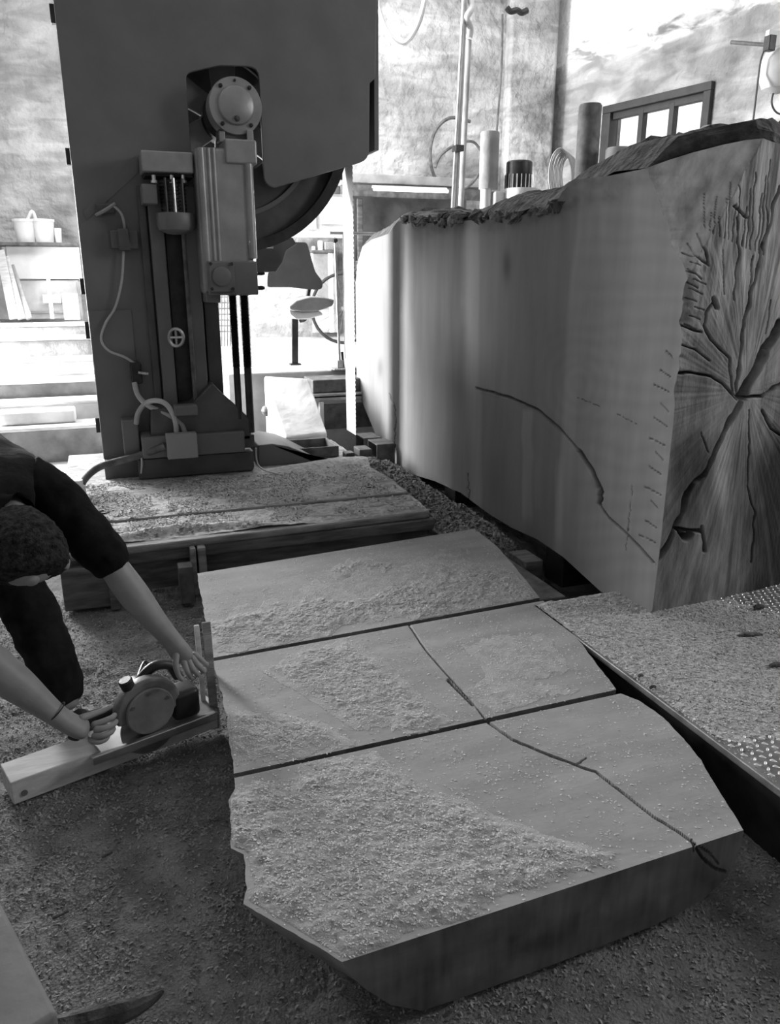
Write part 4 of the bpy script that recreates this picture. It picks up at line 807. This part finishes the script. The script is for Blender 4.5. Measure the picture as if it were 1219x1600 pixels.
for a, b in (((c1[0], c1[2]), (c1[0]+.12, 1.75)), ((c1[0]+.1, 1.65), (mx_, ZF+.35)), ((c1[0]+.1, 1.7), (mx_+.12, 1.72)), ((mx_, ZF+.33), (mx_+.14, 1.8)), ((mx_, ZF+.33), (c2[0], c2[2])), ((c2[0], c2[2]), (mx_+.12, 1.7))): mb.cyl((a[0], yb, a[1]), (b[0], yb, b[1]), .016, 10)
mb.build('frame', M_CHAIR, bc, smooth=True); mb = MB(); mb.box((mx_+.05, yb-.06, 1.8), (mx_+.28, yb+.06, 1.85)); mb.build('saddle', M_BLACK, bc, bevel=.02)
# steel step box beside blade
ys_ = 6.52; sb = thing('steel_step', 'checkered steel step box on stacked flat bars behind the blade', 'step', on(1, ys_, 530, 665))
bx('tread_box', 489, 592, 588, 612, ys_, .33, M_RUST, par=sb); bx('flat_bar', 481, 614, 590, 618, ys_-.06, .35, M_STEEL, par=sb, bev=.003); bx('flat_bar', 484, 620, 590, 625, ys_-.04, .35, M_STEEL, par=sb, bev=.003)
bx('front_panel', 506, 630, 588, 669, ys_-.02, .03, M_RUST, par=sb); bx('rib', 547, 626, 556, 668, ys_-.05, .03, M_BLACK, par=sb); bx('support_leg', 500, 628, 507, 669, ys_-.05, .05, M_WHITE, par=sb)
# sloping white kerb block
kb = MB(); kq = [on(2, .80, 412, 586), on(2, .80, 482, 590), on(2, .40, 512, 676), on(2, .40, 446, 684)]
kb.add([tuple(p) for p in kq]+[(p[0], p[1], .0) for p in kq], [(0,1,2,3),(7,6,5,4),(0,4,5,1),(1,5,6,2),(2,6,7,3),(3,7,4,0)]); tag(kb.build('concrete_kerb', M_CONC, bevel=.02), 'sloping dusty concrete kerb block beside the bandsaw foot', 'kerb')
bx('steel_pin', 440, 626, 446, 662, 6.5, .03, M_RUST, 'short dark steel pin standing beside the kerb block', 'pin')
bx('concrete_block', 392, 604, 422, 655, 7.0, .4, M_CONC2, 'grey broken concrete block right behind the spindles', 'block', bev=.05)
bx('rubble_lump', 412, 636, 433, 652, 6.6, .15, M_RUST, 'dark lump of rubble beside the kerb block', 'rubble', bev=.04)
# wire cage panel behind spindles
cg = thing('wire_crate', 'wire grid panel glimpsed left of the spindles', 'grid', on(1, 9.45, 346, 520)); mb = MB()
for k in range(7): a = on(1, 9.45, 333+k*4.5, 462); b = on(1, 9.45, 333+k*4.5, 541); mb.cyl(a, b, .006, 6)
for k in range(7): a = on(1, 9.45, 331, 464+k*9); b = on(1, 9.45, 362, 464+k*9); mb.cyl(a, b, .006, 6)
stuff(mb.build('wire_mesh', M_RUST, cg)); bx('tray_edge', 326, 560, 362, 572, 8.3, .4, M_CONC2, 'grey slab edge below the wire grid panel', 'slab')
bx('grey_sill', 326, 585, 362, 603, 7.9, .4, M_CONC2, 'grey sill block under the wire grid, behind the column', 'block')
# workbench area with notices
yn = 10.5; nb_ = bx('notice_board', 455, 300, 548, 372, yn+.15, .04, M_CONC, 'pale board with sheets behind the blade', 'board')
bx('notice_sheet', 462, 322, 494, 358, yn+.13, .008, M_PAPER, 'left white sheet on the pale board behind the wheel', 'sheet', bev=0); bx('notice_sheet', 502, 308, 536, 350, yn+.13, .008, M_PAPER, 'right white sheet on the pale board beside the blade', 'sheet', bev=0)
bx('small_dial', 518, 290, 532, 303, yn+.12, .02, M_RUST, 'small dark dial above the right sheet', 'dial')
wt = thing('side_table', 'pale side table with odds and ends beyond the chair', 'table', on(1, 10.6, 505, 520)); bx('table_top', 486, 391, 530, 395, 10.3, .6, M_RUST, par=wt); bx('table_panel', 488, 395, 528, 520, 10.85, .04, M_CONC, par=wt); bx('leg', 515, 395, 522, 520, 10.32, .05, M_WHITE, par=wt); bx('leg', 488, 395, 492, 520, 10.32, .05, M_WHITE, par=wt)
def canl(px, py0, py1, w, y, m, lab, name, cat):
    x, z0, z1 = on(1, y, px, py1)[0], on(1, y, px, py1)[2], on(1, y, px, py0)[2]; k = w/1263*y*1.03/2; mb = MB(); mb.lathe((x, y, z0), (0,0,1), [(k,0),(k,(z1-z0)*.9),(k*.8,z1-z0)], 24); return tag(mb.build(name, m, smooth=True), lab, cat)
canl(490, 385, 391, 6, 10.5, M_WHITE, 'small white cup at the left of the side table', 'cup', 'cup'); canl(501, 376, 391, 8, 10.5, M_WHITE, 'white jug in the middle of the side table', 'jug', 'jug'); bx('dark_box', 508, 378, 522, 391, 10.45, .2, M_CONC2, 'grey box at the right of the side table', 'box')
# dark cabinet
yc = 10.1; cb_ = thing('storage_rack', 'dark open rack under a dusty top board, behind the far end of the log', 'rack', on(1, yc, 650, 500))
bx('top_board', 546, 275, 756, 289, yc, .5, M_CONC2, par=cb_); bx('back_panel', 548, 289, 756, 520, yc+.45, .04, M_DARKBOARD, par=cb_); bx('front_rail', 546, 291, 756, 310, yc+.02, .04, M_RUST, par=cb_)
bx('upright', 548, 310, 556, 520, yc+.03, .05, M_DARKBOARD, par=cb_); bx('upright', 560, 310, 568, 520, yc+.3, .05, M_TIMBER, par=cb_); bx('shelf_board', 548, 408, 640, 412, yc+.08, .35, M_CONC, par=cb_); bx('panel', 548, 413, 600, 430, yc+.04, .03, M_CONC2, par=cb_)
lampt = thing('tube_lamp', 'lit fluorescent tube hanging under the rack top board', 'lamp', on(1, yc-.1, 640, 298)); a = on(1, yc-.1, 584, 295); b = on(1, yc-.1, 700, 299); mb = MB(); mb.cyl(a, b, .022, 14); mb.build('tube', M_TUBE, lampt, smooth=True)
mb = MB(); mb.bar(a+np.array([0,.05,.03]), b+np.array([0,.05,.03]), .05, .03); mb.build('batten', M_CONC, lampt)
# pipes by the wall
yp = 8.2
pp = thing('pipe_bundle', 'bundle of upright grey pipes strapped together rising to the ceiling behind the log', 'pipes', on(1, yp, 708, 430))
def pipe(par, name, p, q, r, m, y0, y1): a = on(1, y0, *p); b = on(1, y1, *q); mb = MB(); mb.cyl(a, b, r, 14); return mb.build(name, m, par, smooth=True)
pipe(pp, 'pipe', (725,-10), (700,470), .022, M_STEEL, yp, yp-.5); pipe(pp, 'pipe', (729,-10), (705,470), .018, M_CABLE, yp+.02, yp-.48); pipe(pp, 'pipe', (733,55), (713,470), .03, M_CONC2, yp+.05, yp-.42)
mb = MB(); c = on(1, yp-.28, 716, 232); mb.box(c-np.array([.045, .05, .03]), c+np.array([.045, .06, .03])); mb.build('strap', M_BLACK, pp, bevel=.006)
mb = MB(); mb.tube([on(1, yp+.03, 733, -5), on(1, yp, 737, 12), on(1, yp-.05, 729, 28), on(1, yp, 735, 45), on(1, yp, 733, 60)], .035, 10); mb.build('cloth_wrap', M_CONC, pp, smooth=True)
ywall = 10.9
cable2 = lambda name, pts, r, m, y, lab, cat='cable': tag((lambda mb: (mb.tube([on(1, q[2] if len(q) > 2 else y, q[0], q[1]) for q in pts], r, 8, 6), mb.build(name, m, smooth=True))[1])(MB()), lab, cat)
cable2('hanging_cable', [(588,-20),(592,12),(605,48),(625,68),(640,60),(655,30),(668,-20)], .022, M_WHITE, 8.0, 'pale cable sagging in a loop from the ceiling right of the bandsaw')
cable2('hanging_cable', [(630,68),(643,60),(657,34),(664,5),(667,-20)], .013, M_CABLE, 8.05, 'thinner second strand beside the sagging pale cable')
cable2('hose_loop', [(735,190,10.3),(705,184,10.3),(683,200,10.3),(673,230,10.3),(675,265,10.3),(690,292,10.3),(712,298,10.1),(735,288,10.0),(755,262,10.0)], .022, M_RUST, 10.3, 'big loop of grey hose hung on the back wall', 'hose')
cable2('hose_loop', [(680,262),(688,244),(705,230),(722,222),(740,222),(752,236)], .018, M_RUST, 10.2, 'inner arc of thinner hose crossing the big wall loop', 'hose')
cable2('wall_conduit', [(785,22,9.9),(784,100,9.9),(778,180,9.9),(776,210,9.9)], .014, M_RUST, 9.9, 'thin dark conduit running down beside the pilaster', 'conduit')
cable2('wall_hooks', [(792,12),(798,18),(808,16),(815,20),(824,16)], .035, M_BLACK, 9.7, 'dark clamps at the ceiling above the pilaster', 'clamp')
# hydraulic cylinder and motors behind the log
def cylv(name, px, py0, py1, w, y, m, lab, cat, extra=None):
    t = thing(name, lab, cat, on(1, y, px, py1)); a = on(1, y, px, py0); b = on(1, y, px, py1); k = w/1263*y*1.05/2; mb = MB(); mb.lathe((a[0], y, a[2]), (0,0,-1), [(k*.9,0),(k,.012),(k,a[2]-b[2])], 32); mb.build('barrel', m, t, smooth=True); return t, a[0], b[2], k
t, x_, z_, k_ = cylv('hydraulic_cylinder', 766, 206, 296, 30, 6.6, M_CONC2, 'pale upright hydraulic cylinder standing behind the log bark', 'cylinder')
mb = MB(); mb.lathe((x_-.02, 6.6, z_), (0,0,-1), [(.05,0),(.05,.5)], 20); mb.build('rod', M_WHITE, t, smooth=True); mb = MB(); mb.box((x_+.02, 6.5, z_-.4), (x_+.12, 6.62, z_-.02)); mb.build('valve', M_CONC, t, bevel=.02)
t, x_, z_, k_ = cylv('electric_motor', 812, 252, 272, 42, 6.5, M_BLACK, 'black finned electric motor standing upright just behind the bark', 'motor')
mb = MB(); mb.lathe((x_, 6.5, z_), (0,0,-1), [(k_*1.03,0),(k_*1.03,.12)], 32); mb.build('motor_body', M_BLACK, t, smooth=True)
for k in range(20): a = 2*math.pi*k/20; mb = MB(); mb.box((x_+k_*1.06*_c(a)-.004, 6.5+k_*1.06*_s(a)-.004, z_-.12), (x_+k_*1.06*_c(a)+.004, 6.5+k_*1.06*_s(a)+.004, z_-.01)); mb.build('cooling_fin', M_STEEL, t)
mb = MB(); mb.lathe((x_+.03, 6.5, z_-.12), (0,0,-1), [(k_*1.3,0),(k_*1.4,.04),(k_*1.4,.6)], 32); mb.build('flange', M_CONC, t, smooth=True)
t, x_, z_, k_ = cylv('steel_barrel', 923, 163, 262, 37, 5.3, M_RUST, 'tall dull grey cylinder between the hose coil and the window', 'cylinder'); mb = MB(); mb.lathe((x_, 5.3, z_), (0,0,-1), [(k_,0),(k_,.8)], 32); mb.build('stem', M_RUST, t, smooth=True)
t, x_, z_, k_ = cylv('grey_canister', 968, 231, 262, 44, 5.1, M_GREYBOX, 'grey round canister lid peeping over the bark below the window', 'canister'); mb = MB(); mb.lathe((x_, 5.1, z_), (0,0,-1), [(k_,0),(k_,.5)], 32); mb.build('lower_body', M_GREYBOX, t, smooth=True)
def coil(cx, cy, rx, ry, y, n, lab, m):
    mb = MB()
    for k in range(n):
        o = (k-n/2)*.022; f = 1-.3*k/n; mb.tube([on(1, y+o*.6, cx+rx*f*_c(a)+k*1.6, cy+ry*f*_s(a)+random.uniform(-1, 1)) for a in np.linspace(0, 2*math.pi, 17)[:-1]], .008, 8, 2, True)
    return tag(mb.build('hose_coil', m, smooth=True), lab, 'coil')
coil(876, 275, 18, 42, 6.0, 10, 'coil of pale hose left of the grey cylinder', M_CABLE); coil(1112, 238, 34, 42, 4.6, 10, 'coil of pale hose under the right part of the window', M_CABLE)
mb = MB(); mb.cyl(on(1, 5.5, 1143, 66), on(1, 5.2, 1196, 70), .014, 10); tag(mb.build('wall_bracket_rod', M_RUST, smooth=True), 'dark horizontal rod sticking out at the top right wall', 'rod')
ld = thing('dome_lamp', 'white dome lamp with dark plug at the upper right wall', 'lamp', on(1, 5.0, 1215, 100)); c = on(1, 5.0, 1222, 72); mb = MB(); mb.lathe(c, (0,0,-1), [(.04,0),(.10,.03),(.13,.10),(.135,.20),(.10,.28),(.03,.31)], 32); mb.build('dome', M_WHITE, ld, smooth=True)
c = on(1, 4.95, 1203, 68); mb = MB(); mb.box(c-np.array([.03,.03,.05]), c+np.array([.03,.03,.05])); mb.build('plug', M_BLACK, ld, bevel=.006); c = on(1, 5.02, 1210, 62); mb = MB(); mb.box(c-np.array([.06,.01,.06]), c+np.array([.06,.03,.06])); mb.build('back_plate', M_WHITE, ld, bevel=.006)
cable2('lamp_cable', [(1200,68,4.95),(1190,90,5),(1184,130,5),(1178,180,5),(1170,240,5)], .007, M_DCABLE, 5, 'thin dark cable hanging from the dome lamp')
cable2('wall_wire', [(1230,128),(1212,140),(1206,160),(1214,176),(1232,180)], .007, M_DCABLE, 5, 'thin dark wire loop below the dome lamp')

# ================================================================== WORKPIECE, SAW, FOREGROUND BOARDS
P0 = np.array(on(2, .0, 22, 1260)); P1 = np.array(on(2, .0, 205, 1190)); dv = (P1-P0)/np.linalg.norm(P1-P0); nvv = np.array([-dv[1], dv[0], 0]); HB = .085
P1e = P0+dv*.72; mb = MB(); mb.add([tuple(p) for p in (P0+[0,0,.004], P1e+[0,0,.004], P1e+nvv*.13+[0,0,.004], P0+nvv*.13+[0,0,.004], P0+[0,0,HB], P1e+[0,0,HB], P1e+nvv*.13+[0,0,HB], P0+nvv*.13+[0,0,HB])], [(0,3,2,1),(4,5,6,7),(0,1,5,4),(1,2,6,5),(2,3,7,6),(3,0,4,7)])
gb = mb.build('timber', M_PALEWOOD, None, bevel=.004); tag(gb, 'short pale squared timber on the floor under the hand-held saw', 'timber')
mb = MB(); c = P0+dv*.035+[0,0,.035]-nvv*.001; mb.lathe(c, tuple(-nvv), [(.010,0),(.010,.003)], 14); mb.build('knot', M_RUST, gb)
for a in np.linspace(.0, .3, 30): pass
Rz = Matrix.Rotation(math.atan2(dv[1], dv[0]), 4, 'Z')
SO = Vector(on(2, HB, 188, 1172)); csaw = thing('circular_saw', 'hand-held electric circular saw held by the worker against the slab edge', 'saw', SO)
Ms = Matrix.Translation(SO)@Rz
def sm(): return MB(Ms)
# local frame: +x towards the slab, +y away from the camera side, z up
mb = sm(); mb.box((-.06, -.01, .004), (.36, .16, .012)); mb.build('base_plate', M_STEEL, csaw, bevel=.003)
mb = sm(); mb.box((-.10, -.035, -.0), (.34, -.015, .03)); mb.build('guide_rail', M_STEEL, csaw, bevel=.004)
gp = [(.115+.115*_c(a), .105+.115*_s(a)) for a in np.linspace(-.25, math.pi+.25, 24)]
mb = sm(); mb.prism(gp, .005, .055); mb.build('blade_guard', M_TOOL, csaw, bevel=.012)
gp = [(.115+.085*_c(a), .105+.085*_s(a)) for a in np.linspace(0, 2*math.pi, 29)[:-1]]
mb = sm(); mb.prism(gp, -.006, .006); mb.build('guard_cover', M_TOOL, csaw, bevel=.006)
mb = sm(); mb.prism([(.115+.10*_c(a), .03+.10*_s(a)) for a in np.linspace(0, 2*math.pi, 49)[:-1]], .028, .031); mb.build('saw_blade', M_STEEL, csaw)
for a in (.5, 1.6, 2.6): mb = sm(); mb.lathe((.115+.07*_c(a), -.006, .105+.07*_s(a)), (0,-1,0), [(.006,0),(.006,.004)], 8); mb.build('screw', M_STEEL, csaw)
mb = sm(); mb.lathe((.13, .055, .11), (0,1,0), [(.055,0),(.058,.02),(.052,.11),(.045,.13)], 28); mb.build('motor', M_BLACK, csaw, smooth=True)
mb = sm(); mb.tube([(.02,.07,.10),(-.04,.07,.115),(-.10,.07,.10),(-.125,.07,.06)], lambda t: .024-.004*t, 12, 6); mb.build('rear_handle', M_BLACK, csaw, smooth=True)
mb = sm(); mb.tube([(.10,.07,.18),(.16,.07,.225),(.22,.07,.215),(.25,.07,.16)], .018, 12, 6); mb.build('front_handle', M_BLACK, csaw, smooth=True)
mb = sm(); mb.box((.20, -.0, .02), (.30, .10, .13)); mb.build('gearbox', M_BLACK, csaw, bevel=.02)
mb = sm(); mb.lathe((.06, .03, .2), (-.3,0,1), [(.022,0),(.024,.03),(.02,.035)], 16); mb.build('dust_port', M_BLACK, csaw, smooth=True)
cable2('power_cord', [(183,1120,2.62),(200,1100,2.7),(225,1035,2.95),(235,1050,2.9)], .006, M_BLACK, 2.7, 'black cord curling over the circular saw')
# battens standing at the slab edge
for i, (a, b, c, d, D, w, lab) in enumerate(((307,977,312,1060,2.80,.018,'thin pale upright batten beside the slab left edge'),(322,972,334,1075,2.76,.03,'dull wider batten leaning on the slab left edge'))):
    mb = MB(); p = pt(a, b, D); q = pt(c, d, D); q[2] = .0 if False else q[2]
    dd = (q-p)/np.linalg.norm(q-p); q = np.array([p[0]+.004, p[1]-.01, 0.0]); mb.bar(p, q, w, .012, up=(0,1,0)); tag(mb.build('batten', M_PALEWOOD if i == 0 else M_TIMBERX, bevel=.002), lab, 'batten')
# bottom-left board
q0 = on(2, .16, -2, 1402); q1 = on(2, .16, 85, 1572); mb = MB(); d_ = (q1-q0)/np.linalg.norm(q1-q0); q0 = q0-d_*.25; q1 = q1+d_*.02; n_ = np.array([d_[1], -d_[0], 0]); n_ = -n_ if n_[0] > 0 else n_
M_GP = mat('weathered_plank', .16, .15, 6, .2, 30, .8); w_ = .28; mb.add([tuple(p) for p in (q0, q1, q1+n_*w_, q0+n_*w_)]+[tuple(p-[0,0,.155]) for p in (q0, q1, q1+n_*w_, q0+n_*w_)], [(0,1,2,3),(7,6,5,4),(0,4,5,1),(1,5,6,2),(2,6,7,3),(3,7,4,0)])
tag(mb.build('grey_plank', M_GP, bevel=.012, seg=3), 'thick grey plank end with worn bright edge in the bottom left corner', 'plank')
mb = MB(); pts = [on(2, .03, *q) for q in [(255,1548),(235,1562),(200,1578),(150,1592),(90,1606),(40,1612)]]; mb.tube(pts, lambda t: .004+.022*min(1, t*2.2), 8, 5); tag(mb.build('bark_strip', M_BARK, smooth=True), 'dark curved strip of bark on the floor at the bottom left', 'bark')

# ================================================================== WORKER
wk = thing('person', 'worker in black shirt and dark trousers bending over a circular saw, head down', 'person', on(2, 0, 60, 1160))
def skinobj(name, chains, m, parent, sub=2):
    """chains: list of [ (px,py,D,r[,r2]) ... ]; each chain is one connected strand, joined where it repeats a named vertex"""
    vs = []; es = []; rs = []; names = {}; roots = []
    for ch_ in chains:
        prev = None
        for k, e in enumerate(ch_):
            if isinstance(e, str): idx = names[e]
            else:
                nm = e[-1] if isinstance(e[-1], str) else None; vals = e[:-1] if nm else e
                idx = len(vs); vs.append(tuple(float(a) for a in pt(*vals[:3]))); rs.append((vals[3], vals[4] if len(vals) > 4 else vals[3]))
                if nm: names[nm] = idx
                if prev is None: roots.append(idx)
            if prev is not None: es.append((prev, idx))
            prev = idx
    off = parent.location; me = bpy.data.meshes.new(name); me.from_pydata([(a-off.x, b-off.y, c-off.z) for a, b, c in vs], es, []); o = bpy.data.objects.new(name, me); COL.objects.link(o); o.parent = parent
    me.materials.append(m); sk = o.modifiers.new('skin', 'SKIN'); sk.use_smooth_shade = True; sk.branch_smoothing = .3
    for i, r_ in enumerate(rs): me.skin_vertices[0].data[i].radius = r_
    for i in roots: me.skin_vertices[0].data[i].use_root = True
    sb_ = o.modifiers.new('sub', 'SUBSURF'); sb_.levels = sub; sb_.render_levels = sub
    return o
R1 = (268, 1000, 2.62); L1 = (96, 1124, 2.36)
body = [[(-60,712,2.95,.08,'pel'), (-45,735,2.78,.08), (-5,775,2.52,.06,'chest'), (15,805,2.36,.060), (28,832,2.29,.062,'nk'), (36,858,2.25,.088,.092), (46,888,2.23,.088,.092), (52,915,2.24,.058)],
        ['chest', (50,752,2.53,.05), (92,784,2.54,.050), (130,830,2.51,.052), (168,872,2.51,.048), (208,928,2.54,.056), (242,970,2.58,.042), R1+(.030,.036), (281,1018,2.64,.030,.042), (293,1034,2.66,.028,.042)],
        ['chest', (-40,842,2.27,.045), (-68,900,2.235,.046), (-84,980,2.20,.052), (-30,1028,2.24,.066), (25,1068,2.29,.058), (66,1100,2.33,.042), L1+(.032,.038), (120,1136,2.38,.030,.046), (140,1143,2.40,.028,.045)],
        ['pel', (-30,765,2.93,.06), (28,920,2.88,.045), (58,975,2.86,.045), (104,1090,2.84,.04), (114,1110,2.84,.036)]]
# right hand fingers closed over the front handle, left hand round the rear handle
f = .0095
body += [[(284,1024,2.64,.013), (292,1048,2.63,f+.001), (300,1060,2.66,f), (306,1056,2.69,f-.001)], [(291,1026,2.65,.013), (302,1046,2.64,f+.001), (311,1056,2.67,f), (314,1050,2.70,f-.001)],
         [(297,1024,2.67,.013), (311,1041,2.65,f+.001), (319,1050,2.68,f), (320,1044,2.71,f-.001)], [(300,1020,2.68,.012), (316,1032,2.67,f), (323,1040,2.69,f-.001), (323,1036,2.71,f-.002)],
         [(276,1018,2.62,.014), (274,1040,2.60,.011), (279,1056,2.61,.0095), (286,1064,2.63,.008)]]
body += [[(142,1134,2.40,.013), (160,1128,2.41,f+.001), (176,1121,2.43,f), (180,1116,2.46,f-.001)], [(145,1141,2.39,.013), (164,1138,2.39,f+.001), (178,1132,2.41,f), (182,1126,2.45,f-.001)],
         [(143,1149,2.39,.013), (161,1150,2.38,f+.001), (174,1144,2.40,f), (178,1137,2.44,f-.001)], [(138,1155,2.39,.012), (154,1160,2.38,f), (166,1155,2.40,f-.001), (170,1148,2.43,f-.002)],
         [(122,1124,2.38,.014), (142,1117,2.42,.011), (162,1110,2.45,.0095), (176,1102,2.47,.008)]]
body += [[(96,868,2.26,.018), (104,878,2.26,.013), (102,890,2.26,.009)], [(48,900,2.20,.03), (52,914,2.185,.02)]]   # ear, nose
skinobj('body', body, M_SKIN, wk)
skinobj('shirt', [[(0,775,2.50,.15,'c'), (-40,742,2.68,.17), (-80,712,2.86,.17), (-115,690,3.0,.165)], ['c', (16,812,2.36,.104)],
                  ['c', (50,748,2.53,.105), (88,780,2.54,.090), (130,828,2.52,.080), (160,864,2.51,.080), (188,894,2.52,.075)],
                  ['c', (-38,835,2.30,.105), (-64,900,2.24,.09), (-84,982,2.20,.084), (-66,1002,2.21,.078)]], M_CLOTH, wk)
skinobj('trousers', [[(-118,690,3.0,.15,'p'), (-60,770,2.95,.125), (28,920,2.88,.105), (58,975,2.86,.10), (88,1050,2.84,.088), (110,1108,2.84,.078)],
                     ['p', (-170,790,2.75,.125), (-165,960,2.45,.098), (-175,1090,2.5,.085), (-185,1240,2.55,.07)]], M_TROUS, wk)
skinobj('shoe', [[(118,1118,2.85,.045,.05), (132,1130,2.80,.048,.042), (152,1146,2.73,.045,.034), (165,1156,2.68,.038,.026)]], M_RUBBER, wk)
skinobj('shoe', [[(-188,1245,2.56,.045,.05), (-170,1262,2.51,.048,.042), (-145,1285,2.44,.045,.034), (-135,1296,2.40,.038,.026)]], M_RUBBER, wk)
for o_ in [c for c in wk.children if c.name.split('.')[0] in ('shirt', 'trousers')]:
    tx = bpy.data.textures.new('folds', 'CLOUDS'); tx.noise_scale = .07; tx.noise_depth = 1; dm = o_.modifiers.new('folds', 'DISPLACE'); dm.texture = tx; dm.strength = .028; dm.mid_level = .5; o_.modifiers['sub'].levels = 3; o_.modifiers['sub'].render_levels = 3
hr = skinobj('hair', [[(16,806,2.33,.060), (28,832,2.28,.100,.104), (40,858,2.25,.122,.126), (48,886,2.235,.122,.124), (52,908,2.23,.100,.102)]], M_HAIR, wk, 3)
tx = bpy.data.textures.new('hair_clumps', 'CLOUDS'); tx.noise_scale = .012; dm = hr.modifiers.new('tufts', 'DISPLACE'); dm.texture = tx; dm.strength = .012; dm.mid_level = .4
mb = MB(); a0 = Vector(pt(88,1112,2.345)); ax_ = (Vector(pt(*L1))-Vector(pt(72,1106,2.34))).normalized(); u_ = ax_.orthogonal().normalized(); w_ = ax_.cross(u_)
mb.tube([a0+(u_*_c(a)+w_*_s(a))*.034 for a in np.linspace(0, 2*math.pi, 17)[:-1]], .0022, 6, 1, True); mb.build('bracelet', M_BLACK, wk, smooth=True)
